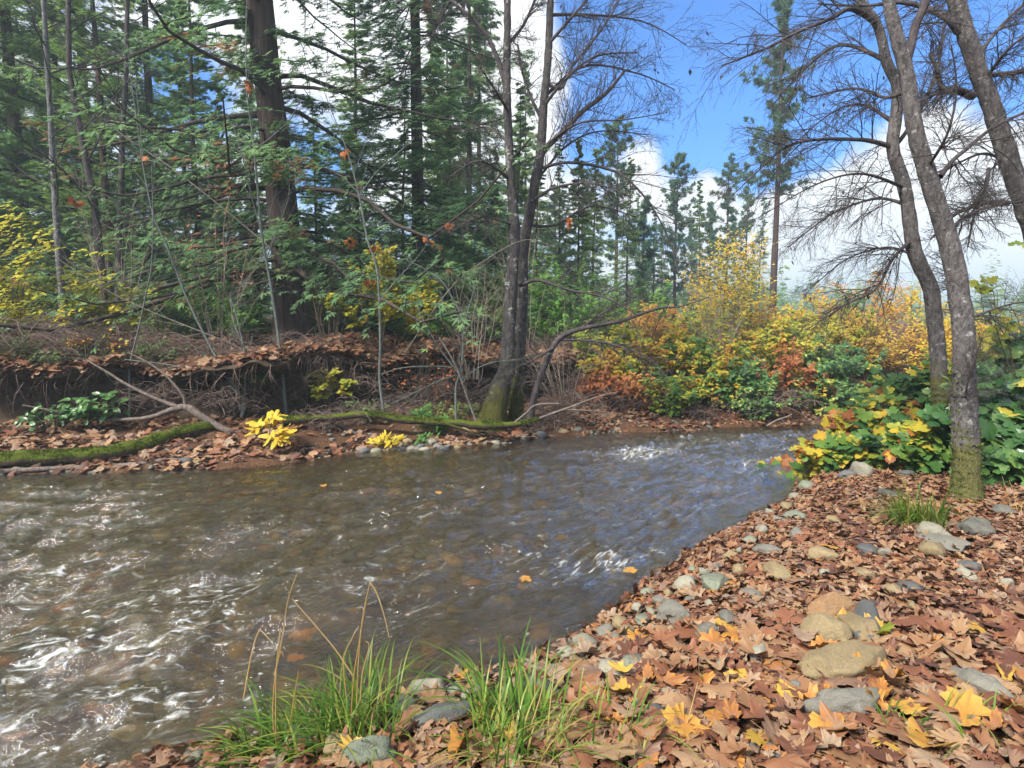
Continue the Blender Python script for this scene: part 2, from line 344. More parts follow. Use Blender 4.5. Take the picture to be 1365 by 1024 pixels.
def far_top(x, y):
    d = (y - Yf(x)) * cosf(x); w = sstep(.2, 1.7, x)
    PU2 = PU[[0, 1, 2, 3, 4, 11, 12, 13, 14, 15, 16, 17, 18]]; 
    return np.interp(d, PU2[:, 0] + np.array([0, 0, 0, 0, -.35, 0, 0, 0, 0, 0, 0, 0, 0]), PU2[:, 1]) * (1 - w) + np.interp(d, PS[:, 0], PS[:, 1]) * w
def near_z(x, y):
    d = np.maximum((Yn(x) - y) * cosn(x), -1.0)
    z = np.where(d > 0, .2 * (1 - np.exp(-d / .35)) + .035 * d, d * .45)
    z = z + .035 * fbm(xyz(x * 1.2, y * 1.2), 41, 3) * sstep(.1, .8, d) + .6 * sstep(4.2, 8.5, x) * sstep(1.2, 4.5, d)
    return np.minimum(z, 3)
def gz(x, y):
    x = np.atleast_1d(np.asarray(x, float)); y = np.atleast_1d(np.asarray(y, float))
    z = np.where(y < Yn(x), near_z(x, y), np.where(y > Yf(x), far_top(x, y), -.25)); return z
def g1(x, y): return float(gz([x], [y])[0])
def ground_at(px, py, far=False):
    """where the photo pixel's ray meets the ground"""
    Ys = np.linspace(1.2, 40, 4000); a, b = at(px, py, 1.0), at(px, py, 2.0); P = a + (b - a) * (Ys[:, None] - 1)
    z = gz(P[:, 0], P[:, 1]); i = np.argmax(P[:, 2] <= z); return np.array([P[i, 0], P[i, 1], z[i]])
cols = np.concatenate([-np.geomspace(400, 9, 40)[:-1], np.arange(-9, 9.01, .06), np.geomspace(9.1, 400, 40)]); ncx = len(cols)
rows = []
# near side from far behind up to the edge
dn = np.concatenate([-np.geomspace(60, 8, 8), -np.arange(7.9, 0, -.055)]); 
for d in dn:
    y = Yn(cols) + d * np.where(np.abs(cols) > 10, 1.0, 1.0); rows.append(np.stack([cols, y, near_z(cols, y)], 1))
nb = 40
for i in range(nb):
    u = (i + .5) / nb; y = Yn(cols) * (1 - u) + Yf(cols) * u
    dep = -.05 - .34 * np.sin(np.pi * u) ** .7; rows.append(np.stack([cols, y, dep + .05 * fbm(xyz(cols * 2, y * 2), 51, 3)], 1))
ts = np.concatenate([np.arange(0, 12, .16), np.arange(12, 18.01, .12)])
for tt in ts: rows.append(far_prof(cols, np.full(ncx, tt)))
V = np.stack(rows); nr = len(rows); n_near = len(dn)
ff = V.reshape(-1, 3).copy(); ff += np.stack([0 * ff[:, 0], .06 * fbm(ff * 2.6, 61, 3), .03 * fbm(ff * 3.3, 62, 4)], 1) * (np.arange(nr) >= n_near + nb).repeat(ncx)[:, None]
zone = np.zeros(nr); zone[n_near:n_near + nb] = 1.0; zz = np.repeat(zone, ncx).astype(float)
tz = np.concatenate([np.zeros(n_near + nb), ts]); cave = (np.repeat(tz, ncx) > 4.2) & (np.repeat(tz, ncx) < 10.4); zz[cave] = .5 
i = np.arange(nr * ncx).reshape(nr, ncx); q = np.stack([i[:-1, :-1], i[:-1, 1:], i[1:, 1:], i[1:, :-1]], -1).reshape(-1, 4)
m = NT('forest_floor'); tv = m.tint(); nz = m.noise(9, 6, .65); fine = m.noise(45, 5, .65)
litter = m.ramp(fine, [(.3, (.03, .018, .011)), (.48, (.08, .042, .025)), (.6, (.14, .075, .043)), (.75, (.2, .13, .08))])
soil = m.ramp(nz, [(.3, (.03, .021, .014)), (.7, (.095, .068, .046))]); bed = m.ramp(nz, [(.3, (.07, .055, .02)), (.7, (.2, .16, .07))])
c = m.mix(m.ramp(tv, [(.3, (0, 0, 0)), (.5, (1, 1, 1))]), litter, soil); c = m.mix(m.ramp(tv, [(.6, (0, 0, 0)), (.9, (1, 1, 1))]), c, bed)
gm = m.done(m.bsdf(c, .95, m.bump(fine, .8, .04), .1))
tag(Geo().add(ff, q, zz).build('ground', gm), kind='structure')
# ------------------------------------------------------------------ water
FLOW = nrm(np.array([-.86, -.51])); FN = np.array([-FLOW[1], FLOW[0]])
RIF_GLINTS = [(860, 606, .5, .72), (950, 590, .45, .45), (800, 748, .4, .6), (560, 690, .6, .42), (690, 690, .5, .36), (450, 660, .5, .32), (880, 690, .4, .36), (620, 640, .5, .3), (540, 800, .4, .36), (700, 735, .4, .4), (640, 770, .4, .3), (930, 655, .5, .35), (250, 790, .5, .55), (60, 880, .5, .65), (130, 960, .4, .55), (100, 760, .5, .5), (300, 720, .4, .4), (130, 700, .5, .45), (480, 775, .45, .45), (760, 850, .35, .3), (560, 730, .4, .25), (350, 860, .4, .3), (1000, 620, .5, .45), (760, 640, .5, .3), (420, 700, .5, .35), (200, 860, .5, .55), (40, 790, .5, .5), (300, 800, .45, .5), (220, 940, .4, .5), (120, 650, .5, .35), (340, 680, .4, .3)]  # riffles, plus spots where painted white streaks stand in for sky reflections
wy = np.concatenate([np.linspace(-10, 1.2, 16)[:-1], np.geomspace(1.2, 13, 520)]); wx = np.concatenate([np.linspace(-40, -9.2, 30), np.arange(-9, 10, .021), np.linspace(10.2, 40, 30)])
X, Yg = np.meshgrid(wx, wy); x = X.ravel(); y = Yg.ravel(); keep_z = (y > np.interp(x, _nx, _ny) - 1.2) & (y < np.interp(x, _fx, _fy) + 1.0)
rif_glint = np.zeros(len(x))
for px, py, r, a in RIF_GLINTS:
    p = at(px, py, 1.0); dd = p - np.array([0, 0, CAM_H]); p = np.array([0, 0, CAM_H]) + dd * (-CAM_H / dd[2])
    u = (x - p[0]) * FLOW[0] + (y - p[1]) * FLOW[1]; vv = (x - p[0]) * FN[0] + (y - p[1]) * FN[1]; rif_glint = np.maximum(rif_glint, a * np.exp(-(u / (r * 1.8)) ** 2 - (vv / r) ** 2))
_a = np.interp(x, _nx, _ny); _b = np.interp(x, _fx, _fy); uu = -x * 1.12; vv = (y - _a) / (_b - _a) * 4.6; wq = .25 * vnoise(xyz(x * 1.3, y * 1.3), 77)
def rid(p, s): return 1 - 2 * np.abs(vnoise(p, s))
zw = .03 * vnoise(xyz(uu * 1.5 + wq, vv * 2.6 + wq), 71) + .034 * rid(xyz(uu * 1.9 + wq, vv * 5.2 + wq * 2), 72) + .018 * rid(xyz(uu * 4.6 + wq * 2, vv * 11), 73) + .006 * rid(xyz(uu * 9, vv * 24), 74)
zw = zw * (.8 + 1.1 * rif_glint) + .02 * rif_glint * rid(xyz(x * 4, y * 4), 75) + .012 * rif_glint * vnoise(xyz(x * 11, y * 11), 76)
near_e = np.minimum(y - np.interp(x, _nx, _ny), np.interp(x, _fx, _fy) - y); zw *= .35 + .65 * sstep(0, .7, near_e)
i = np.arange(len(x)).reshape(len(wy), len(wx)); q = np.stack([i[:-1, :-1], i[:-1, 1:], i[1:, 1:], i[1:, :-1]], -1).reshape(-1, 4); q = q[keep_z[q].any(1)]
used = np.unique(q); remap = np.zeros(len(x), int); remap[used] = np.arange(len(used))
m = NT('creek_water'); tv = m.tint()
fl = m.coord('Object', (1, 1, 1), (0, 0, 0)); fa = m.n('Attribute'); fa.attribute_name = 'flow'; mp = fa.outputs['Vector']; mp2 = m.t.nodes.new('ShaderNodeMapping'); m.t.links.new(mp, mp2.inputs[0]); mp2.inputs['Scale'].default_value = (1, 2.8, 1); fv = mp2.outputs[0]
bmp = m.bump(m.math('ADD', m.noise(11, 5, .62, fv, 1.2), m.math('MULTIPLY', m.noise(42, 3, .6, fv, .5), .45)), .65, .03)
fr = m.n('Fresnel'); fr.inputs[0].default_value = 1.36; m.t.links.new(bmp, fr.inputs['Normal'])
gl = m.n('BsdfGlossy'); gl.inputs['Roughness'].default_value = .04; gl.inputs[0].default_value = (1, 1, 1, 1); m.t.links.new(bmp, gl.inputs['Normal'])
tr = m.n('BsdfTransparent'); tr.inputs[0].default_value = (.86, .73, .3, 1)
rf = m.n('BsdfRefraction'); rf.inputs[0].default_value = (.82, .7, .3, 1); rf.inputs['Roughness'].default_value = .02; rf.inputs['IOR'].default_value = 1.33; m.t.links.new(bmp, rf.inputs['Normal'])
wsh = m.mixs(m.math('MULTIPLY', fr.outputs[0], 2.5, True), m.mixs(.25, tr.outputs[0], rf.outputs[0]), gl.outputs[0])
foam_glint = m.math('ADD', m.noise(7, 9, .72, fv, 1.2), m.math('MULTIPLY', tv, .3)); foam_glint = m.ramp(foam_glint, [(.685, (0, 0, 0)), (.8, (1, 1, 1))]); foam_glint = m.math('MULTIPLY', foam_glint, .58)  # riffle foam and painted silver sky glints share this streak mask
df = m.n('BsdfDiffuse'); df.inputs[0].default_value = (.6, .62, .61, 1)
wm = m.done(m.mixs(foam_glint, wsh, df.outputs[0]))
wo = tag(Geo().add(np.stack([x, y, zw], 1)[used], remap[q], rif_glint[used]).build('water', wm), kind='structure')
at_ = wo.data.attributes.new('flow', 'FLOAT_VECTOR', 'POINT'); at_.data.foreach_set('vector', np.stack([uu, vv, 0 * uu], 1)[used].astype(np.float32).ravel())
# ------------------------------------------------------------------ materials for plants
M_BARK_DARK = bark_mat('conifer_bark', (.035, .025, .02), (.14, .1, .08), 14, .12)
M_CEDAR_BARK = bark_mat('cedar_bark', (.02, .016, .015), (.1, .068, .058), 24, .05, bump=1.0)
M_LIMBD = bark_mat('pine_bark', (.03, .02, .02), (.1, .07, .06), 14, .12)
M_FIR = leaf_mat('fir_needles', [(0, (.1, .2, .065)), (.4, (.19, .34, .105)), (.75, (.31, .45, .13)), (1, (.44, .5, .16))], .58, .6)
M_FIRB = leaf_mat('blue_fir_needles', [(0, (.09, .2, .095)), (.5, (.19, .35, .155)), (1, (.35, .48, .19))], .58, .6)
M_CEDAR = leaf_mat('cedar_sprays', [(0, (.06, .14, .07)), (.5, (.13, .26, .11)), (.9, (.24, .39, .14)), (.93, (.25, .11, .05)), (1, (.3, .14, .06))], .5, .6)
M_PINE = leaf_mat('pine_needles', [(0, (.05, .13, .09)), (.5, (.11, .22, .14)), (1, (.2, .32, .16))], .5, .6)
M_TWIG = bark_mat('dead_twig', (.03, .025, .022), (.1, .08, .07), 30, .2)
# ------------------------------------------------------------------ conifers
def conifer(name, label, group, H, r0, Lmax, nb, z0, seed, style, mats, lean=(0, 0), taper=.8, twigs=14, sprays=9, size=.13, zmax=1.0, shape=1.0, sparse=0.0, zpow=1.0, tl=(.16, .34)):
    g = np.random.default_rng(seed); root = thing(name, label, 'tree', group=group)
    n = 24; tz = np.linspace(0, 1, n); wob = .01 * H * np.stack([vnoise(xyz(tz * 2.5, seed), 1), vnoise(xyz(tz * 2.5, seed), 2)], 1) * tz[:, None]
    TP = np.stack([lean[0] * tz + wob[:, 0], lean[1] * tz + wob[:, 1], tz * H], 1); TR = r0 * (1 - tz) ** taper + .01; TR[0] *= 1.35; TR[1] *= 1.06
    G = Geo(); v, f = tubes(TP, TR, 14); ang = .12 * vnoise(v * np.array([7, 7, .8]), seed); c = np.repeat(TP, 14, 0); v = c + (v - c) * (1 + ang)[:, None]; G.add(v, f)
    G.build('trunk', mats[0], root)
    u = np.sort(g.random(nb)); z = z0 + (zmax - z0) * ((np.arange(nb) + g.random(nb)) / nb) ** zpow
    az = g.random(nb) * 2 * np.pi; az = az + np.arange(nb) * 2.4
    rel = (z - z0 * .5) / (1 - z0 * .5)
    L = Lmax * np.clip(1 - rel, .09, 1) ** shape * (.6 + .55 * g.random(nb)); L *= np.where(g.random(nb) < sparse, .35, 1)
    i = z * (n - 1); k = np.clip(i.astype(int), 0, n - 2); fr = (i - k)[:, None]; base = TP[k] * (1 - fr) + TP[k + 1] * fr
    s = np.linspace(0, 1, 8)[None]
    hor = np.stack([np.cos(az), np.sin(az)], 1)[:, None] * (L[:, None] * s)[..., None]
    if style == 'cedar': dz = L[:, None] * (.12 * s - .75 * s ** 2 + .55 * s ** 4)
    elif style == 'pine': dz = L[:, None] * (.05 * s + .35 * s ** 2)
    else: dz = L[:, None] * ((-.05 + .35 * (rel[:, None] - .3)) * s - .3 * s ** 2 + .2 * s ** 3)
    wv = .05 * L[:, None, None] * np.stack([vnoise(xyz((s * 3 + np.arange(nb)[:, None] * 7).ravel(), c2), seed).reshape(nb, 8) for c2 in (1, 2, 3)], -1) * s[..., None] * 2
    BP = base[:, None] + np.concatenate([hor, dz[..., None]], -1) + wv
    BR = np.clip(L * .011, .006, r0 * .3)[:, None] * np.linspace(1, .2, 8)[None]
    G = Geo(); v, f = tubes(BP, BR, 4); G.add(v, f)
    tw, twr = spawn(BP, BR, twigs, .12, 1.0, tl[0], tl[1], (45, 70), 5, -.25 if style != 'pine' else .3, .1, .4, .003, None, .45, .01, g)
    # flatten twigs towards the branch plane
    tw[:, :, 2] = tw[:, :1, 2] + (tw[:, :, 2] - tw[:, :1, 2]) * (.45 if style != 'pine' else .8) - (.1 * np.linspace(0, 1, 5)[None] ** 2 if style == 'cedar' else 0)
    v, f = tubes(tw, twr, 3); G.add(v, f); G.build('branches', mats[1], root)
    C = Geo()
    if style == 'pine':
        tips = np.concatenate([tw[:, -1], tw[:, 3], tw[:, 2], BP[:, -1]]); td = nrm(np.concatenate([tw[:, -1] - tw[:, -2], tw[:, 3] - tw[:, 2], tw[:, 2] - tw[:, 1], BP[:, -1] - BP[:, -2]]))
        K = sprays; d = nrm(td[:, None] * .55 + rnd_dirs(len(tips) * K, g).reshape(-1, K, 3) * .8 + np.array([0, 0, .15])).reshape(-1, 3); p = np.repeat(tips, K, 0)
        scatter(C, THIN, p, rnd_dirs(len(p), g), d, size * (.7 + .6 * g.random(len(p))), np.repeat(g.random(len(tips)), K) * .7 + .3 * g.random(len(p)))
    else:
        p, d = along(tw, sprays, .1, 1.0, g); side = np.where(g.random(len(p)) < .5, 1, -1)[:, None]
        up = np.array([0, 0, 1.]); lat = nrm(np.cross(d, up)) * side; hd = nrm(d * .8 + lat * .75 + rnd_dirs(len(p), g) * .25 + np.array([0, 0, -.35 if style == 'cedar' else -.08]))
        nm = nrm(up + np.array([-.25, -.45, 0]) + rnd_dirs(len(p), g) * .45); tn = np.clip(.5 + .22 * vnoise(p * 1.1, seed + 5) + .2 * g.normal(size=len(p)), 0, 1)
        if style == 'cedar': tn = np.where((vnoise(p * .9, seed + 9) > .62) & (g.random(len(p)) < .6), .97, np.minimum(tn, .88))
        scatter(C, TRI3, p, nm, hd, size * (.65 + .7 * g.random(len(p))), tn)
    C.build('crown', mats[2], root)
    return root
FOREST = 'forest trees beyond the far bank'
# templates, placed first at their own spots
def put(o, px, Y, label=None, s=1.0, rz=0.0, first=False, group=None, dz=0.0):
    x = at(px, 440, Y)[0]; loc = (x, Y, g1(x, Y) - .1 + dz)
    if first:
        o.location = loc; o.rotation_euler = (0, 0, rz); o.scale = (s, s, s)
        if label: o['label'] = label
        return o
    return copy_tree(o, loc, rz, s, label, group)
DENSE = 'dense green fir filling the shady wood behind the far bank'
fa = conifer('fir_tree', DENSE, FOREST, 21, .17, 3.9, 150, .02, 11, 'fir', (M_BARK_DARK, M_TWIG, M_FIR), twigs=16, sprays=13, size=.2, zpow=1.25, tl=(.22,.48))
fb = conifer('fir_tree', DENSE, FOREST, 17, .14, 3.2, 135, .03, 12, 'fir', (M_BARK_DARK, M_TWIG, M_FIRB), twigs=15, sprays=13, size=.19, zpow=1.25, tl=(.22,.48))
fc = conifer('cedar_tree', 'dark drooping cedar close behind the twin alder trunks', FOREST, 19, .17, 3.5, 150, .02, 13, 'cedar', (M_CEDAR_BARK, M_TWIG, M_CEDAR), twigs=16, sprays=14, size=.19, shape=.75, zpow=1.2, tl=(.2,.42))
put(fa, 40, 17, None, 1, .3, True); put(fb, 215, 19, None, 1, 1.3, True); put(fc, 560, 16, None, 1, .2, True)
for i, (px, Y, s, k) in enumerate([(-90, 19, 1.1, 0), (130, 23, 1.2, 0), (-20, 26, 1.2, 1), (300, 24, .45, 0), (80, 31, 1.2, 0), (200, 33, .9, 1), (-120, 32, 1.3, 0), (-230, 24, 1.2, 1), (30, 42, 1.3, 0), (150, 46, 1.0, 1), (430, 40, .45, 1), (475, 30, .5, 0), (530, 44, .6, 1), (340, 36, .5, 0), (-300, 40, 1.4, 0), (715, 17, .26, 0), (690, 25, .42, 1), (770, 21, .32, 0), (835, 30, .4, 0), (870, 36, .42, 1), (930, 44, .5, 0), (1000, 40, .34, 1), (540, 15, .3, 0), (425, 16, .36, 1), (585, 21, .5, 0),
                                 (-200, 15, .9, 0), (270, 16.5, .62, 1), (150, 15.5, .6, 0), (-10, 15, .6, 1), (345, 18, .55, 0), (480, 18, .5, 0), (95, 20.5, .9, 1), (255, 25, .7, 0), (690, 20, .38, 0), (745, 23, .42, 1), (660, 17, .3, 1), (790, 27, .38, 0), (600, 18, .34, 0), (850, 48, .5, 0), (880, 60, .6, 1), (1010, 62, .6, 0), (640, 33, .95, 0), (600, 26, .8, 1), (700, 46, .9, 0)]):
    put([fa, fb][k], px, Y, DENSE, s, i * 1.7, group=FOREST)
put(fc, 625, 23, 'second dark cedar standing deeper in the wood behind the alders', .8, 2.2, group=FOREST)
put(fc, 470, 25, 'cedar half hidden behind the long drooping branches of the big trunk', .42, 4.2, group=FOREST)
# big cedar with the thick reddish trunk
big = conifer('big_cedar_tree', 'huge cedar with thick furrowed reddish trunk and long drooping dark branches', FOREST, 24, .3, 5.6, 175, .06, 21, 'cedar', (M_CEDAR_BARK, M_TWIG, M_CEDAR), (-1.6, .2), .5, 20, 11, .15, .85, .3, .5, 1.5, (.14, .34))
put(big, 392, 13.0, None, 1, 0, True)
# slim pines to the right, traced: px, top py, Y, crown start
PINES = [(1029, -5, 30, 'tall slim pine with tufted open crown alone against the blue sky', .42, 1), (820, 160, 34, 'slender pine with a sparse top behind the arching alder limb', .35, 2), (898, 205, 38, 'narrow pine between the two clouds beyond the yellow thicket', .22, 3),
         (855, 262, 33, 'small pine with a full low crown and reddish trunk', .12, 4), (965, 215, 42, 'bushy pine crown merged with its neighbours left of the tallest pine', .12, 5), (990, 225, 47, 'bushy grey green pine just left of the tallest pine', .12, 6), (945, 270, 50, 'faint thin pine pole with few needles far in the stand', .6, 7), (775, 225, 44, 'pale pine right behind the twin alder crown', .2, 8), (740, 250, 38, 'soft green pine in the gap beside the twin alder', .1, 9), (920, 290, 55, 'short distant pine low behind the yellow thicket', .1, 10)]
for px, py, Y, lab, z0, sd_ in PINES:
    x = at(px, 440, Y)[0]; H = at(px, py, Y)[2] - g1(x, Y)
    thin = sd_ == 7
    p_ = conifer('pine_tree', lab, 'slim pines in the clearing', H, .17 if sd_ == 1 else .11, 2.5 if sd_ == 1 else (1.0 if thin else 2.3), int(24 + H * (2.4 if not thin else 1)), z0, 100 + sd_, 'pine', (M_LIMBD, M_TWIG, M_PINE), twigs=8, sprays=13, size=.2, shape=.45 if sd_ != 4 else .9, sparse=.4, tl=(.12, .3))
    put(p_, px, Y, None, 1, 0, True)
# ------------------------------------------------------------------ far hill with its wood
hx, hy = np.meshgrid(np.linspace(-500, 700, 90), np.linspace(120, 700, 50)); hx = hx.ravel(); hy = hy.ravel()
def hill_z(x, y): return 1 + (10 + 8 * sstep(330, -120, x) + 4 * np.sin(x * .021) + 5 * vnoise(xyz(x * .012, y * .012), 3)) * sstep(110, 330, y) * 1.1
i = np.arange(len(hx)).reshape(50, 90); q = np.stack([i[:-1, :-1], i[:-1, 1:], i[1:, 1:], i[1:, :-1]], -1).reshape(-1, 4)
m = NT('hill_ground'); hm = m.done(m.bsdf(m.ramp(m.noise(.05, 4), [(.3, (.03, .05, .025)), (.7, (.07, .08, .04))]), 1, None, .05))
tag(Geo().add(np.stack([hx, hy, hill_z(hx, hy)], 1), q).build('hills', hm), kind='structure')
g = np.random.default_rng(5); n = 900; tx = g.uniform(-120, 330, n); ty = 90 + 230 * g.random(n) ** 1.2
ok = np.abs(tx / ty) < 1.1; tx, ty = tx[ok], ty[ok]; tz = np.where(ty > 115, hill_z(tx, ty), 1.5); G = Geo(); n = len(tx)
for lay in range(9):
    for kk in range(7):
        hgt = 7 + 7 * ((tx * 7.13) % 1); rel = (lay + g.random(n)) / 9; a = g.random(n) * 6.283; L = hgt * .24 * (1.05 - rel) * (.6 + .6 * g.random(n))
        d = np.stack([np.cos(a), np.sin(a), -.45 + .3 * g.random(n)], 1); p = np.stack([tx, ty, tz + hgt * (.08 + .92 * rel)], 1)
        scatter(G, DIA, p, nrm(np.array([0, 0, 1.]) + rnd_dirs(n, g) * .4), nrm(d), L, np.clip(.45 + .25 * g.normal(size=n), 0, 1))
tag(G.build('distant_forest', M_FIR), kind='stuff')
# ------------------------------------------------------------------ bare alders, saplings, logs, sticks (curves traced at their own depth)
M_MOSS = leaf_mat('moss', [(0, (.03, .055, .01)), (.6, (.1, .15, .02)), (1, (.2, .23, .04))], .3, .9)
def tr(pts, Y, Y2=None):
    """(px, py, width px[, dY]) list -> (n,4) world points + radius"""
    o = []
    for k, p in enumerate(pts):
        y = Y + (p[3] if len(p) > 3 else 0) + (0 if Y2 is None else (Y2 - Y) * k / (len(pts) - 1)); o.append([*at(p[0], p[1], y), p[2] * .4 * y / FPX])
    return np.array(o)
def trg(pts):
    o = []
    for p in pts:
        h = ground_at(p[0], p[1] + p[2] * .35); r = p[2] * .5 * h[1] / FPX; q = at(p[0], p[1], h[1] - r * .3); o.append([q[0], q[1], max(q[2], h[2] + r * .35), r])
    return np.array(o)
def limb_geo(G, c, n=40, sides=10, rough=.1, seed=0, sc_=9, cap=False):
    q = resample(c, n); 
    if cap: q = np.concatenate([q[:1], q, q[-1:]]); q[0, 3] = q[-1, 3] = .001
    v, f = tubes(q[:, :3], q[:, 3], sides)
    ctr = np.repeat(q[:, :3], sides, 0); v = ctr + (v - ctr) * (1 + rough * fbm(v * sc_, seed, 3))[:, None]; G.add(v, f); return q
M_ALDER = bark_mat('alder_bark', (.04, .037, .038), (.2, .18, .175), 30, .5, (.3, .3, .29), .035, (.13, .125, .045), (-.1, .95), bump=1.0, lich_scale=14)
M_ALDER2 = bark_mat('alder_bark_mossy', (.024, .022, .022), (.12, .108, .105), 24, .4, (.34, .35, .32), .03, (.085, .085, .02), (-.6, 1.7), bump=1.0, lich_scale=8)
M_LIMB = bark_mat('alder_limb', (.03, .025, .028), (.12, .1, .1), 30, .5)
M_FINE = bark_mat('fine_twig', (.04, .035, .036), (.12, .105, .1), 30, 1)
def bare_tree(name, label, group, trunk, limbs, mats, seed, lv1, lv2, lv3, catkins=0, sides=14, auto=None, foot=0, trough=.09):
    """trunk/limbs: world curves with radius; lv = dict per twig level"""
    g = np.random.default_rng(seed); root = thing(name, label, 'tree', trunk[0, :3], group); off = np.array(trunk[0, :3])
    def bl(G, nm, mt):
        for k in range(len(G.v)): G.v[k] = G.v[k] - off
        return G.build(nm, mt, root)
    G = Geo(); q = limb_geo(G, trunk, 90, sides + 6, trough, seed, 16); bl(G, 'trunk', mats[0])
    src = [q]
    for k, l in enumerate(limbs): B = Geo(); src.append(limb_geo(B, l, 40, 7, .08, seed + k, 14)); bl(B, 'limb', mats[1])
    if auto is not None:
        a, b = spawn(q[None, :, :3], q[None, :, 3], g=g, **auto)
        
        for j in range(len(a)): B = Geo(); B.add(*tubes(a[j], b[j], 5)); bl(B, 'limb', mats[1]); src.append(resample(np.concatenate([a[j], b[j][:, None]], 1), 40))
    T = Geo(); P = np.stack([resample(s_, 40)[:, :3] for s_ in src[1:]]); R = np.stack([resample(s_, 40)[:, 3] for s_ in src[1:]])
    p1, r1 = spawn(P, R, g=g, **lv1); v, f = tubes(p1, r1, 4); T.add(v, f)
    p2, r2 = spawn(p1, r1, g=g, **lv2); v, f = tubes(p2, r2, 3); T.add(v, f)
    p3, r3 = spawn(p2, r2, g=g, **lv3); v, f = tubes(p3, r3, 3); T.add(v, f)
    if catkins:
        i = g.choice(len(p3), catkins); scatter(T, DIA, p3[i, -1], rnd_dirs(catkins, g), nrm(np.array([0, 0, -1.]) + .4 * rnd_dirs(catkins, g)), .035 + .03 * g.random(catkins), .2)
    bl(T, 'twigs', mats[2])
    if foot:
        n_ = 5200; k_ = (g.random(n_) ** 1.5 * foot).astype(int); a_ = g.random(n_) * 6.283; N_ = np.stack([np.cos(a_), np.sin(a_), .25 + 0 * a_], 1); p_ = q[k_, :3] + N_ * q[k_, 3:4] * .98; ok_ = vnoise(p_ * 5, seed) + .3 * g.normal(size=n_) > .1 + .5 * (k_ / foot)
        MO = Geo(); scatter(MO, DIA, p_[ok_] - off, rnd_dirs(ok_.sum(), g), nrm(N_ + np.array([0, 0, -.3]) + .8 * rnd_dirs(n_, g))[ok_], .012 + .016 * g.random(ok_.sum()), np.clip(.45 + .3 * g.normal(size=ok_.sum()), 0, 1)); MO.build('moss', M_MOSS, root)
    return root
# right bank alder pair and the leaning trunk at the edge
tA = tr([(1256, 560, 30), (1252, 500, 25), (1246, 426, 24), (1239, 380, 23), (1219, 335, 22), (1207, 256, 20), (1190, 199, 19), (1193, 165, 18), (1196, 117, 16), (1182, 82, 15), (1170, 35, 13), (1146, 0, 12), (1110, -60, 9), (1080, -140, 6)], 6.6)
limA = [tr(l, 6.6) for l in ([(1190, 196, 9), (1160, 188, 7, -.1), (1136, 186, 6, -.2), (1093, 186, 5, -.3), (1050, 195, 4, -.4), (1015, 224, 2.5, -.5), (975, 262, 1.5, -.6)],
    [(1168, 30, 10), (1135, 12, 8, -.3), (1107, 25, 6, -.5), (1057, 46, 5, -.7), (1022, 64, 4, -.8), (962, 88, 2, -1)], [(1194, 165, 8), (1150, 140, 4, .3), (1110, 150, 2.5, .5), (1060, 190, 1.5, .6)],
    [(1215, 320, 7), (1190, 345, 5, -.2), (1168, 385, 4, -.3), (1130, 405, 3, -.4), (1075, 440, 1.5, -.5)], [(1213, 275, 7), (1170, 265, 4, .2), (1110, 285, 3, .3), (1050, 330, 1.5, .4)], [(1205, 250, 6), (1150, 232, 4, -.5), (1090, 245, 2.5, -.7), (1020, 285, 1.5, -.9)],
    [(1225, 345, 5), (1185, 330, 3.5, .4), (1130, 345, 2.2, .6), (1080, 385, 1.2, .8)], [(1190, 200, 7), (1225, 150, 6, .3), (1250, 90, 5, .4), (1260, 30, 4, .5), (1290, -40, 3, .6)], [(1180, 80, 8), (1120, 60, 5, .5), (1070, 95, 3, .8), (1030, 140, 1.6, 1)])]
droop = dict(lv1=dict(k=30, t0=.1, t1=1, L0=.22, L1=.55, ang=(25, 60), n=6, up=-.25, rs=.5, rmin=.0022, bias=(-.5, -.2, .1), rmax=.006), lv2=dict(k=8, t0=.08, t1=1, L0=.3, L1=.7, ang=(20, 50), n=5, up=-.25, rs=.6, rmin=.0016, bias=(-.3, 0, -.2)), lv3=dict(k=6, t0=.15, t1=1, L0=.25, L1=.6, ang=(20, 50), n=4, up=-.2, rs=.7, rmin=.0012))
bare_tree('alder_tree', 'bare alder trunk just behind the mossy one, its lower limbs sweeping out over the creek', 'bare alders by the creek', tA, limA, (M_ALDER, M_LIMB, M_FINE), 31, **droop, catkins=120, foot=9)
tB = tr([(1288, 668, 52), (1288, 650, 44), (1288, 604, 41), (1285, 533, 38), (1285, 469, 33), (1281, 409, 32), (1268, 335, 30), (1253, 285, 28), (1242, 249, 27), (1221, 178, 24), (1210, 106, 22), (1192, 35, 19), (1183, -10, 17), (1175, -90, 14), (1150, -200, 9)], 5.0)
limB = [tr(l, 5.0) for l in ([(1207, 90, 14), (1221, 35, 13), (1235, 0, 12), (1250, -60, 10), (1275, -150, 7)], [(1253, 236, 9), (1270, 214, 7, .2), (1288, 199, 6, .3), (1324, 170, 5, .4), (1365, 150, 4, .5), (1420, 120, 3, .6)],
    [(1265, 310, 8), (1285, 290, 5, .2), (1320, 275, 4, .4), (1370, 268, 3, .5)], [(1285, 545, 4), (1292, 500, 3, -.2), (1310, 450, 2, -.3)], [(1283, 430, 6), (1310, 418, 4, .2), (1350, 405, 3, .3), (1400, 400, 2, .3)], [(1212, 120, 7), (1180, 130, 5, .2), (1140, 118, 4, .3), (1080, 130, 2.5, .4)],
    [(1235, 225, 6), (1262, 180, 4, -.3), (1275, 120, 3, -.4), (1268, 60, 2, -.5)], [(1280, 400, 5), (1265, 370, 3.5, .2), (1252, 330, 2, .3)])]
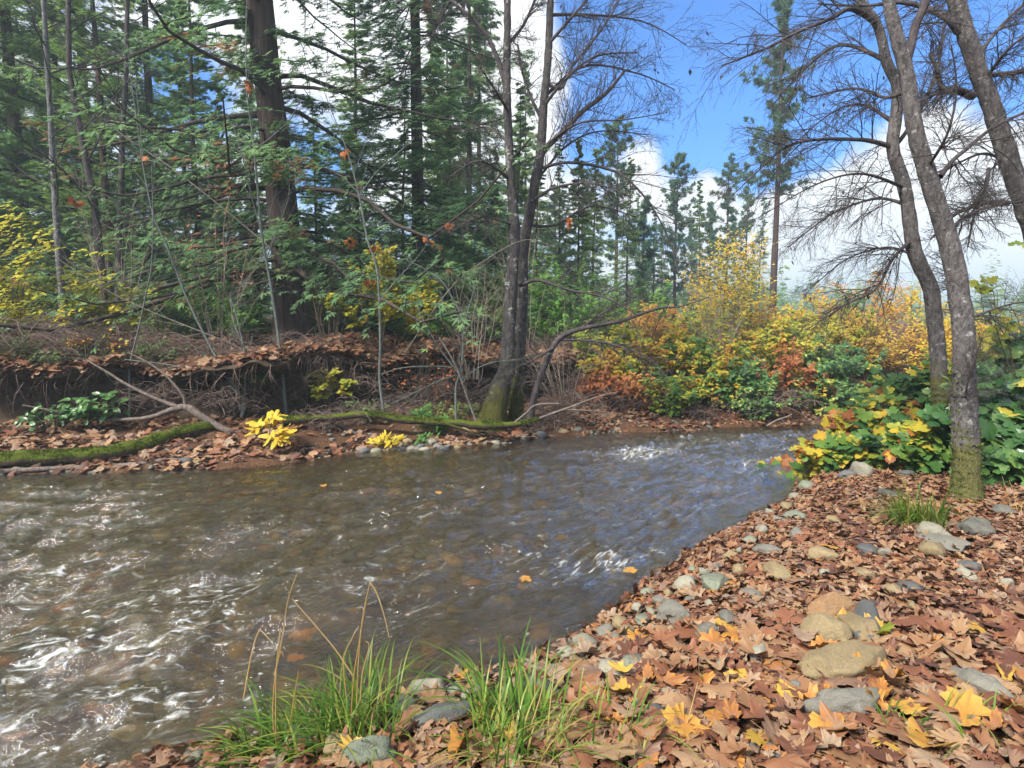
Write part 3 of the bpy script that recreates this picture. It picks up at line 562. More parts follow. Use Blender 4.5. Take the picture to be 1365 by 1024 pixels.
gen = dict(lv1=dict(k=24, t0=.12, t1=1, L0=.2, L1=.5, ang=(30, 65), n=6, up=-.05, rs=.5, rmin=.002, rmax=.006), lv2=dict(k=8, t0=.1, t1=1, L0=.35, L1=.75, ang=(25, 55), n=5, up=-.1, rs=.6, rmin=.0015), lv3=dict(k=6, t0=.15, t1=1, L0=.25, L1=.6, ang=(20, 50), n=4, up=-.1, rs=.7, rmin=.0012))
bare_tree('alder_tree', 'stout alder trunk with rough mossy yellow green base standing among the fallen leaves', 'bare alders by the creek', tB, limB, (M_ALDER, M_LIMB, M_FINE), 32, **gen, foot=20)
tC = tr([(1420, 470, 38), (1400, 390, 34), (1382, 320, 32), (1365, 270, 30), (1345, 213, 28), (1324, 149, 27), (1306, 99, 26), (1288, 46, 25), (1274, 0, 24), (1255, -60, 20), (1235, -160, 13)], 5.8)
limC = [tr(l, 5.8) for l in ([(1278, 42, 14), (1262, 24, 11), (1235, 11, 9, .2), (1200, 3, 7, .3), (1150, 8, 4, .5), (1090, 5, 2.5, .6)], [(1297, 128, 14), (1275, 120, 11, -.1), (1256, 117, 9, -.1), (1248, 90, 7, -.2), (1240, 70, 5, -.2)], [(1275, 120, 7, -.1), (1240, 128, 5, -.2), (1210, 150, 3, -.3)],
    [(1345, 272, 10), (1325, 270, 8, .1), (1306, 273, 7, .2), (1285, 280, 6, .3), (1268, 290, 5, .3), (1240, 320, 2.5, .4)], [(1318, 225, 6), (1312, 260, 5, -.2), (1298, 290, 4, -.2), (1290, 330, 2, -.3)], [(1318, 100, 9), (1340, 98, 7, .1), (1368, 95, 6, .2)], [(1350, 220, 7), (1310, 205, 4, .5), (1262, 225, 3, .8), (1220, 240, 2, 1)], [(1300, 80, 7), (1330, 40, 5, .3), (1370, 0, 4, .4)], [(1310, 110, 6), (1350, 60, 4, -.3), (1390, 40, 3, -.3)])]
bare_tree('alder_tree', 'thick bare alder leaning in from the right with broken stub limbs', 'bare alders by the creek', tC, limC, (M_ALDER, M_LIMB, M_FINE), 33, **gen)
# twin alder on the far bank
tD = tr([(653, 574, 62), (659, 552, 46), (668, 515, 32), (676, 488, 27), (679, 421, 22), (683, 354, 20), (686, 320, 18), (681, 239, 15), (676, 137, 13), (676, 68, 12), (676, 0, 11), (672, -80, 8), (668, -180, 4)], 9.6)
limD = [tr(l, 9.6) for l in ([(673, 112, 8), (667, 90, 8), (659, 68, 7), (648, 46, 6), (631, 27, 6), (600, 0, 5), (570, -30, 4)], [(600, 0, 4), (585, 30, 3), (570, 62, 2)], [(678, 190, 6), (650, 170, 3, .5), (620, 175, 2, .8)], [(681, 239, 6), (640, 215, 3, -.4), (600, 235, 2, -.6)], [(676, 60, 6), (700, 30, 4, .3), (720, -20, 3, .5)],
   [(678, 150, 5), (660, 120, 3.5, -.4), (640, 90, 2, -.6)], [(684, 300, 4), (640, 290, 2.5, -.4), (600, 310, 1.5, -.6)])]
upt = dict(lv1=dict(k=22, t0=.12, t1=1, L0=.2, L1=.48, ang=(30, 60), n=6, up=.1, rs=.5, rmin=.003, rmax=.008), lv2=dict(k=8, t0=.1, t1=1, L0=.35, L1=.75, ang=(25, 55), n=5, up=-.02, rs=.6, rmin=.0024), lv3=dict(k=4, t0=.15, t1=1, L0=.3, L1=.6, ang=(20, 50), n=4, up=-.05, rs=.7, rmin=.002))
bare_tree('alder_tree', 'straighter trunk of the twin alders across the creek, flaring into a thick mossy foot', 'twin alders across the creek', tD, limD, (M_ALDER2, M_LIMB, M_FINE), 34, **upt, foot=22, trough=.16)
tE = tr([(688, 560, 26), (690, 510, 22), (694, 440, 20), (697, 380, 18), (697, 335, 17), (704, 295, 17), (711, 256, 16), (720, 205, 15), (725, 137, 13), (730, 85, 12), (734, 0, 11), (738, -80, 8), (740, -200, 4)], 10.0)
limE = [tr(l, 10.0) for l in ([(718, 212, 11), (730, 195, 10), (748, 178, 9), (775, 150, 8), (806, 126, 7), (822, 108, 5), (833, 94, 4)], [(716, 226, 6), (750, 217, 5), (782, 219, 5), (808, 225, 4.5), (833, 236, 4, -.2), (867, 273, 3, -.3), (894, 325, 2, -.3), (905, 372, 1.2, -.4)],
   [(728, 110, 7), (748, 118, 5), (762, 90, 4, .2), (790, 55, 4, .3), (815, 20, 3, .4), (835, -20, 2.5, .5)], [(726, 140, 6), (755, 105, 4, -.3), (795, 75, 3.5, -.4), (850, 70, 2, -.5)], [(730, 60, 6), (765, 20, 4, -.2), (800, -20, 3, -.3)], [(722, 160, 6), (700, 110, 4, .4), (690, 60, 3, .6)],
   [(693, 381, 7, -.3), (705, 376, 6, -.4), (720, 374, 5, -.5), (760, 387, 4, -.6), (804, 396, 3, -.7), (850, 420, 1.5, -.8)], [(708, 270, 6), (740, 250, 4, -.4), (790, 245, 3, -.6), (840, 262, 1.5, -.8)], [(702, 300, 6), (740, 300, 4, .3), (790, 275, 3, .5), (850, 290, 1.5, .6)],
   [(712, 245, 5), (755, 195, 3.5, .5), (800, 175, 2.5, .7), (865, 180, 1.4, .8)], [(725, 130, 6), (780, 88, 4, .6), (850, 98, 2.5, .8), (900, 120, 1.4, 1)], [(733, 20, 6), (790, 20, 4, .4), (860, 30, 2.2, .6), (915, 60, 1.3, .7)], [(720, 200, 5), (770, 165, 3.5, -.5), (830, 160, 2.2, -.7), (890, 150, 1.3, -.9)])]
bare_tree('alder_tree', 'leaning trunk of the twin alders, forking into long limbs against the cloud', 'twin alders across the creek', tE, limE, (M_ALDER2, M_LIMB, M_FINE), 35, **upt, catkins=160, foot=16)
# leaning alder stem right of the pair with its long bare bough over the bank
tF = tr([(705, 566, 12), (712, 530, 11), (725, 490, 10), (745, 452, 9), (777, 438, 7), (827, 428, 6), (878, 411, 4), (905, 409, 3), (945, 396, 1.5)], 9.5)
limF = [tr(l, 9.5) for l in ([(747, 453, 5), (780, 454, 4), (811, 458, 4, -.1), (861, 475, 2.5, -.2), (890, 500, 1.4, -.2)], [(740, 462, 4), (715, 478, 3, -.2), (690, 490, 2, -.3), (640, 520, 1.5, -.3)], [(770, 442, 4), (800, 420, 3, .2), (850, 400, 2, .3)])]
bare_tree('alder_tree', 'low alder stem beside the twin trunks, bent over into a long bare bough', 'twin alders across the creek', tF, limF, (M_LIMB, M_LIMB, M_FINE), 36, **upt)
# slim trunks on the left
M_PALE = bark_mat('pale_speckled_bark', (.05, .05, .055), (.2, .2, .2), 24, .5, (.36, .38, .36), .05, lich_scale=20)
slim = dict(lv1=dict(k=5, t0=.2, t1=1, L0=.2, L1=.45, ang=(30, 60), n=5, up=.1, rs=.6, rmin=.003, rmax=.01), lv2=dict(k=5, t0=.1, t1=1, L0=.3, L1=.6, ang=(25, 60), n=4, up=0, rs=.6, rmin=.0024), lv3=dict(k=3, t0=.1, t1=1, L0=.3, L1=.6, ang=(25, 60), n=4, up=0, rs=.7, rmin=.002), auto=dict(k=16, t0=.25, t1=1, L0=.12, L1=.26, ang=(40, 75), n=7, up=.12, rs=.35, rmin=.005, Ltap=.4))
for lab, pts, Y, mt, sd_ in (('slim straight trunk with pale speckled bark above the yellow shrub', [(86, 470, 11), (83, 400, 10), (77, 325, 9.5), (72, 239, 9), (67, 154, 8), (62, 68, 7.5), (58, 0, 7), (52, -90, 5), (45, -220, 3)], 11.5, M_PALE, 41),
    ('dark slim trunk that bends like a bow next to the pale one', [(142, 470, 15), (139, 390, 13), (133, 342, 12), (126, 273, 11), (116, 222, 10), (103, 154, 9), (95, 110, 8), (92, 85, 8), (91, 0, 7), (88, -90, 5), (90, -220, 3)], 12.0, M_LIMB, 42),
    ('thin mossy dark trunk deeper in the shade left of the big cedar', [(160, 470, 13), (158, 400, 12), (159, 330, 11), (162, 250, 9), (163, 180, 8), (168, 100, 7), (170, 0, 6), (175, -120, 4)], 14.0, M_LIMB, 43)):
    bare_tree('slim_tree', lab, 'slim trunks on the far bank', tr(pts, Y), [], (mt, M_LIMB, M_FINE), sd_, **slim)
# saplings
M_SAP = bark_mat('grey_green_stem', (.06, .075, .068), (.19, .21, .19), 40, .4)
M_SAPW = bark_mat('pale_stem', (.1, .088, .075), (.27, .24, .21), 40, .4)
M_RUST = leaf_mat('rust_leaf', [(0, (.3, .09, .03)), (1, (.5, .17, .05))], .35)
def sapling(label, stems, Y, mt, seed, leaves=(), k=12, name='sapling', cat='sapling'):
    g = np.random.default_rng(seed); cs = [tr(s_, Y) for s_ in stems]
    for c_ in cs: c_[:, 3] *= .78
    root = thing(name, label, cat, cs[0][0, :3], 'saplings on the far bank'); off = cs[0][0, :3]
    G = Geo(); P = []; R = []
    for c in cs: q = limb_geo(G, c, 40, 6, .04, seed); P.append(q[:, :3]); R.append(q[:, 3])
    G.v = [v - off for v in G.v]; G.build('stem', mt, root)
    if k:
        T = Geo(); a, b = spawn(np.stack(P), np.stack(R), k, .3, 1, .1, .3, (25, 50), 5, .15, .08, .5, .0028, rmax=.006, g=g); v, f = tubes(a, b, 3); T.add(v, f)
        a, b = spawn(a, b, 3, .2, 1, .2, .5, (25, 55), 4, .05, .1, .6, .0022, g=g); v, f = tubes(a, b, 3); T.add(v, f); T.v = [v - off for v in T.v]; T.build('twigs', mt, root)
    for px, py in leaves:
        L = Geo(); p = at(px, py, Y) - off
        for j in range(3): scatter(L, MAPLES[(j + seed) % 7], (p + g.normal(size=3) * .03)[None], rnd_dirs(1, g), nrm(np.array([[g.normal() * .6, -.2, -.8]])), .1, g.random())
        L.build('withered_leaf', M_RUST, root)
SAPS = [('tall straight grey green sapling in front of the big cedar trunk', [[(382, 560, 7), (374, 472, 6.5), (362, 387, 6), (350, 320, 5.5), (345, 270, 5), (338, 191, 4), (330, 130, 3.2), (328, 51, 2.5), (330, -20, 2)], [(342, 198, 3), (365, 180, 2.2), (386, 160, 1.8), (400, 135, 1.2)], [(352, 325, 3), (335, 260, 2.2), (318, 190, 1.8), (302, 150, 1.2)], [(355, 345, 3), (372, 300, 2), (385, 260, 1.5), (386, 210, 1)]], 9.4, M_SAP, 51, [(328, 112), (331, 116)]),
    ('grey green sapling leaning left from a white stemmed clump', [[(322, 556, 7), (327, 536, 6), (307, 509, 5.5), (280, 461, 5), (249, 397, 4.5), (219, 320, 4), (205, 290, 3.5), (191, 222, 3), (184, 171, 2.5), (176, 116, 2), (170, 60, 1.2)], [(322, 553, 5), (328, 500, 4), (326, 470, 3.4), (315, 420, 2.8), (306, 395, 2)], [(191, 215, 2.5), (187, 170, 2), (181, 110, 1.5)], [(312, 556, 3.5), (311, 530, 3), (300, 500, 2.5), (270, 470, 1.5)]], 9.2, M_SAP, 52, [(191, 213)]),
    ('thin dark upright stem beside the forked fallen branch', [[(173, 574, 4.5), (173, 530, 4), (173, 488, 3.6), (185, 438, 3.4), (195, 390, 3), (202, 354, 2.6), (204, 290, 2), (202, 220, 1.4)]], 9.0, M_SAP, 53, []),
    ('grey sapling rising through the yellow leaved vine maple', [[(511, 546, 7), (506, 505, 6), (507, 455, 6), (504, 370, 5.5), (497, 340, 5), (490, 320, 5), (479, 263, 4), (464, 205, 3), (440, 143, 2), (420, 90, 1.2)], [(479, 262, 3), (500, 232, 2.4), (530, 205, 1.8), (552, 185, 1)], [(507, 400, 3), (530, 372, 2.4), (555, 345, 1.8), (572, 322, 1.2)], [(506, 500, 2.6), (540, 490, 2), (600, 489, 1.6), (640, 500, 1)], [(478, 258, 3), (455, 235, 2), (430, 222, 1.2)]], 9.3, M_SAP, 54, [(468, 318), (501, 330), (598, 300), (574, 320), (470, 325), (460, 203), (492, 378)]),
    ('pale many stemmed sapling left of the mossy alder foot', [[(608, 562, 6), (608, 515, 5.5), (615, 488, 5), (617, 431, 4.5), (600, 392, 3.4), (588, 374, 3), (565, 358, 2.4), (540, 346, 1.5)], [(617, 440, 3.5), (632, 387, 3), (640, 372, 2.4), (649, 350, 1.6)], [(613, 500, 3.5), (590, 470, 3), (570, 438, 2.6), (555, 405, 1.6)], [(616, 505, 3.4), (650, 485, 2.6), (700, 478, 2), (740, 470, 1.2)], [(608, 500, 3), (585, 508, 2.6), (560, 520, 2.2), (530, 535, 1.8), (512, 540, 1.2)]], 9.4, M_SAP, 55, []),
    ('whitish dead stick leaning against the pale sapling', [[(641, 582, 6), (634, 560, 6), (625, 536, 5.5), (612, 499, 5), (598, 470, 4), (585, 450, 3)]], 9.2, M_SAPW, 56, []),
    ('white kinked stem among bare shoots under the bank lip', [[(326, 548, 6), (330, 520, 5), (331, 480, 4), (322, 455, 3), (312, 430, 2.2), (306, 390, 1.4)]], 9.55, M_SAPW, 57, []),
    ('very long thin stem arching level across the left bank', [[(-30, 487, 3), (30, 483, 3), (135, 478, 3), (190, 482, 2.6), (236, 488, 2.4), (280, 498, 2), (320, 507, 1.4)]], 8.9, M_SAP, 58, []),
    ('long thin stem slanting down from the yellow shrub to the tall sapling', [[(375, 490, 3), (340, 474, 2.8), (300, 455, 2.6), (250, 435, 2.4), (189, 410, 2), (130, 380, 1.6), (70, 340, 1.2)]], 9.6, M_SAPW, 59, []),
    ('bare whippy stem crossing the cedar branches high on the left', [[(360, 330, 3), (300, 280, 2.6), (230, 225, 2.4), (170, 185, 2), (130, 155, 1.6), (90, 140, 1.2)]], 9.9, M_SAPW, 60, [(98, 268), (102, 272)]),
    ('thin arching stem hanging over the alder foot from the left', [[(540, 470, 2.4), (600, 385, 2.4), (650, 345, 2.2), (700, 320, 1.8), (740, 330, 1.2)]], 9.3, M_SAPW, 61, [(762, 295)])]
for a in SAPS: sapling(*a)
# logs and fallen branches
M_MOSSLOG = top_moss_mat('mossy_log_bark', (.08, .06, .045), (.1, .13, .018))
M_DEAD = bark_mat('dead_branch_bark', (.07, .055, .05), (.25, .2, .17), 30, .3)
def drift(name, label, cat, curves, Y, mt, group=None, sides=10, rough=.14, part='side_branch', Y2=None, snap=0):
    cs = [trg(c) if snap else tr(c, Y, Y2) for c in curves]; off = cs[0][0, :3].copy(); G = Geo(); limb_geo(G, cs[0], 60, sides, rough, len(label), 8, True); G.v = [v - off for v in G.v]; o = G.build(name, mt); o.location = off; tag(o, label, cat, group)
    if mt is M_MOSSLOG:
        g = np.random.default_rng(4); q = resample(cs[0], 400); ok_ = (vnoise(q[:, :3] * 3.5, 5) > -.35) & (np.arange(400) < 400); q = q[ok_]; k_ = g.integers(0, len(q), 5200); a_ = g.normal(size=5200) * .85; T_ = nrm(np.gradient(q[:, :3], axis=0))[k_]; S_ = nrm(np.cross(T_, [0, 0, 1.])); U_ = np.cross(S_, T_); N_ = S_ * np.sin(a_)[:, None] + U_ * np.cos(a_)[:, None]
        MO = Geo(); scatter(MO, DIA, q[k_, :3] + N_ * (q[k_, 3] * 1.0)[:, None] - off, nrm(T_ + rnd_dirs(5200, g)), nrm(N_ + .9 * rnd_dirs(5200, g)), .012 + .02 * g.random(5200), np.clip(.5 + .3 * vnoise(q[k_, :3] * 5, 8) + .2 * g.normal(size=5200), 0, 1)); MO.build('moss', M_MOSS, o)
    for c in cs[1:]:
        B = Geo(); limb_geo(B, c, 30, 6, rough, 3, 8); B.v = [v - off for v in B.v]; B.build(part, mt, o)
    return o
drift('mossy_log', 'thick log under bright green moss lying along the left water edge', 'log', [[(-60, 616, 20), (0, 613, 20), (50, 611, 20), (135, 606, 20), (185, 596, 19), (236, 579, 18), (285, 569, 15)]], 7.75, M_MOSSLOG, 'mossy logs on the far bank', 14, .3, snap=1)
drift('mossy_log', 'long thin mossy log running along the foot of the undercut bank', 'log', [[(295, 575, 9), (337, 566, 11), (388, 560, 14), (440, 557, 11), (490, 553, 11), (541, 560, 11), (592, 563, 12), (642, 567, 13), (685, 566, 9), (718, 559, 5)], [(592, 565, 6), (615, 572, 5), (640, 582, 3)]], 8.9, M_MOSSLOG, 'mossy logs on the far bank', 10, .3, Y2=9.1)
drift('fallen_branch', 'thin grey branch rising from the end of the long mossy log', 'branch', [[(690, 568, 5), (718, 558, 5), (743, 549, 4.5), (768, 540, 3.6), (794, 530, 2.6), (825, 522, 1.4)], [(750, 546, 3), (790, 548, 2), (830, 552, 1.2)]], 9.25, M_DEAD, 'driftwood', 7)
drift('fallen_branch', 'brown forked branch bridging from the mossy log up to the bank', 'branch', [[(312, 578, 11), (290, 568, 12), (268, 555, 12), (249, 543, 12), (229, 546, 9), (205, 555, 7), (175, 559, 6), (128, 559, 5), (67, 547, 4), (30, 540, 2)], [(240, 544, 8), (202, 529, 6), (168, 512, 5), (141, 495, 4), (115, 480, 2)], [(248, 543, 6), (245, 530, 5), (236, 517, 4.5), (219, 499, 4), (195, 482, 3), (170, 470, 1.5)]], 8.55, M_DEAD, 'driftwood', 9)
drift('driftwood_stick', 'long bare stick lying at the water line in front of the mossy log', 'stick', [[(-40, 632, 6), (0, 629, 7), (84, 624, 7), (168, 620, 6), (229, 613, 5), (263, 613, 3)]], 7.3, M_DEAD, 'driftwood', 8, snap=1)
drift('driftwood_stick', 'thin pale stick slanting over the mossy log', 'stick', [[(241, 612, 3), (214, 595, 3), (185, 587, 3), (150, 584, 2.4), (110, 588, 2)]], 7.9, M_SAPW, 'driftwood', 6, snap=1)
drift('driftwood_stick', 'dead whitish stick propped in the brush right of the alder foot', 'stick', [[(680, 568, 4), (700, 552, 4), (715, 540, 3.6), (745, 538, 2.4)]], 9.2, M_SAPW, 'driftwood', 6)
drift('driftwood_stick', 'pale stick jutting into the creek below the dark brambles', 'stick', [[(1022, 568, 3), (1036, 560, 3), (1048, 556, 2.6), (1056, 552, 1.6)], [(1040, 558, 2), (1046, 564, 1.4)]], 10.3, M_SAPW, 'driftwood', 6)
drift('driftwood_stick', 'dark stick on leaves crossing the foot of the stout alder', 'stick', [[(1195, 690, 4), (1230, 676, 5), (1265, 669, 5), (1305, 668, 4)]], 4.75, M_DEAD, 'driftwood', 7, snap=1)
for j, (lab, c, Y) in enumerate([('dark root snag under the long mossy log', [(440, 566, 6), (462, 572, 5), (480, 580, 4), (500, 583, 2)], 8.6), ('wet black stick at the edge of the leaf covered bank', [(1038, 716, 7), (1025, 708, 6), (1010, 702, 5)], 5.0)]): drift('driftwood_stick', lab, 'stick', [c], Y, M_LIMB, 'driftwood', 6, snap=1)
# ------------------------------------------------------------------ shrubs and brambles
YEL = [(0, (.34, .34, .05)), (.35, (.56, .47, .045)), (.7, (.66, .5, .045)), (1, (.7, .42, .05))]
M_YEL = leaf_mat('yellow_leaf', YEL, .45)
M_YG = leaf_mat('yellow_green_leaf', [(0, (.16, .26, .04)), (.4, (.32, .36, .04)), (.75, (.5, .44, .05)), (1, (.62, .5, .07))], .45)
M_LIME = leaf_mat('lime_yellow_leaf', [(0, (.26, .33, .05)), (.4, (.46, .46, .05)), (1, (.64, .52, .06))], .5)
M_GRN = leaf_mat('fresh_green_leaf', [(0, (.06, .18, .04)), (.5, (.14, .34, .06)), (1, (.28, .46, .1))], .5)
M_DKG = leaf_mat('dark_green_leaf', [(0, (.03, .085, .025)), (.5, (.075, .18, .05)), (.8, (.15, .27, .07)), (.9, (.3, .36, .06)), (1, (.5, .4, .06))], .25, .35, spec=.5)
M_OLV = leaf_mat('dull_green_leaf', [(0, (.07, .12, .04)), (.5, (.13, .21, .07)), (.9, (.22, .29, .1)), (1, (.4, .32, .09))], .5)
AUT = [(0, (.05, .13, .04)), (.26, (.09, .21, .05)), (.42, (.17, .29, .05)), (.5, (.42, .42, .05)), (.66, (.64, .47, .05)), (.74, (.58, .27, .05)), (.84, (.36, .12, .04)), (1, (.2, .08, .035))]
M_AUT = leaf_mat('autumn_bramble_leaf', AUT, .5, .45)
M_ORG = leaf_mat('orange_tan_leaf', [(0, (.34, .26, .06)), (.3, (.5, .36, .06)), (.7, (.55, .3, .06)), (1, (.45, .18, .06))], .4)
M_REED = leaf_mat('rust_bramble_leaf', [(0, (.2, .07, .03)), (.5, (.4, .14, .05)), (.8, (.5, .24, .08)), (1, (.45, .32, .08))], .35)
M_STEM = bark_mat('shrub_stem', (.06, .045, .035), (.2, .15, .11), 30, .5)
M_STEMP = bark_mat('pale_shrub_stem', (.18, .14, .11), (.42, .36, .3), 30, .5)
def shrub(name, label, base, H, W, mat, nst=10, nleaf=900, size=.08, tm=(FOLD,), seed=1, arch=.6, stem=None, srad=.008, twigs=9, lo=.25, flat=.5, tr_=(0, 1), group=None, cat='shrub', D=None, tl=(.18, .42), layer=0, clump=.0, lean=(0, 0), leafname='leaves'):
    g = np.random.default_rng(seed); root = thing(name, label, cat, base, group); D = D or W * .8
    a = g.random(nst) * 6.283; rr = np.sqrt(g.random(nst)); ex = np.stack([np.cos(a) * rr * W / 2 + lean[0], np.sin(a) * rr * D / 2 + lean[1]], 1)
    hh = H * (1 - .45 * rr ** 2) * (.7 + .35 * g.random(nst)); n = 9; s = np.linspace(0, 1, n)[None]
    b0 = ex * .22
    P = np.stack([b0[:, :1] + (ex[:, :1] - b0[:, :1]) * s ** 1.2, b0[:, 1:] + (ex[:, 1:] - b0[:, 1:]) * s ** 1.2, hh[:, None] * ((1 + arch * .6) * s - arch * .6 * s ** 2.4) / 1.0], -1)
    P += .05 * H * np.stack([vnoise(xyz((s * 3 + np.arange(nst)[:, None] * 5).ravel(), c), seed).reshape(nst, n) for c in (1, 2, 3)], -1) * s[..., None]
    R = srad * np.linspace(1, .35, n)[None] * (.7 + .6 * g.random(nst))[:, None]
    S = Geo(); v, f = tubes(P, R, 5); S.add(v, f)
    tw, twr = spawn(P, R, twigs, lo, 1, tl[0], tl[1], (35, 75), 5, .05, .12, .5, .0018, g=g); v, f = tubes(tw, twr, 3); S.add(v, f)
    S.build('stems', stem or M_STEM, root)
    if nleaf:
        k = max(1, int(round(nleaf / (len(tw) + nst * 2)))); p1, d1 = along(tw, k, .15, 1, g); p2, d2 = along(P, k * 2, max(lo, .3), 1, g)
        p = np.concatenate([p1, p2]); d = np.concatenate([d1, d2])
        if clump: 
            kp = vnoise(p * 3.2 / max(H, .6) + seed, seed) > clump - 1; p, d = p[kp], d[kp]
        L = Geo(); m_ = len(p); hd = nrm(d + rnd_dirs(m_, g) * .8 + np.array([0, 0, -.25])); nm = nrm(np.array([-.2, -.5, 1.]) + rnd_dirs(m_, g) * flat)
        if layer: p[:, 2] = p[:, 2] * .35 + .65 * np.round(p[:, 2] / layer) * layer
        tn = np.clip(tr_[0] + (tr_[1] - tr_[0]) * (.5 + .42 * vnoise(p * 2.0 + seed * 3, seed + 3) + .3 * vnoise(p * 6, seed + 4) + .17 * g.normal(size=m_)), 0, 1)
        w_ = g.integers(0, len(tm), m_); p = p + hd * .01
        for j, tmj in enumerate(tm):
            q_ = w_ == j; scatter(L, tmj, p[q_], nm[q_], hd[q_], size * (.6 + .7 * g.random(q_.sum())), tn[q_])
        if len(L.v): L.build(leafname, mat, root)
    return root
def at_ground(px, Y, dz=-.03):
    x = at(px, 440, Y)[0]; return np.array([x, Y, g1(x, Y) + dz])
LEFT = 'yellow shrubs on the left bank'; UND = 'undergrowth at the wood edge'; BRM = 'brambles on the far bank'; RB = 'brambles on the right bank'; BACK = 'autumn bushes behind the bend'
MAPL = (MAPLES[0], MAPLES[1], MAPLES[3])
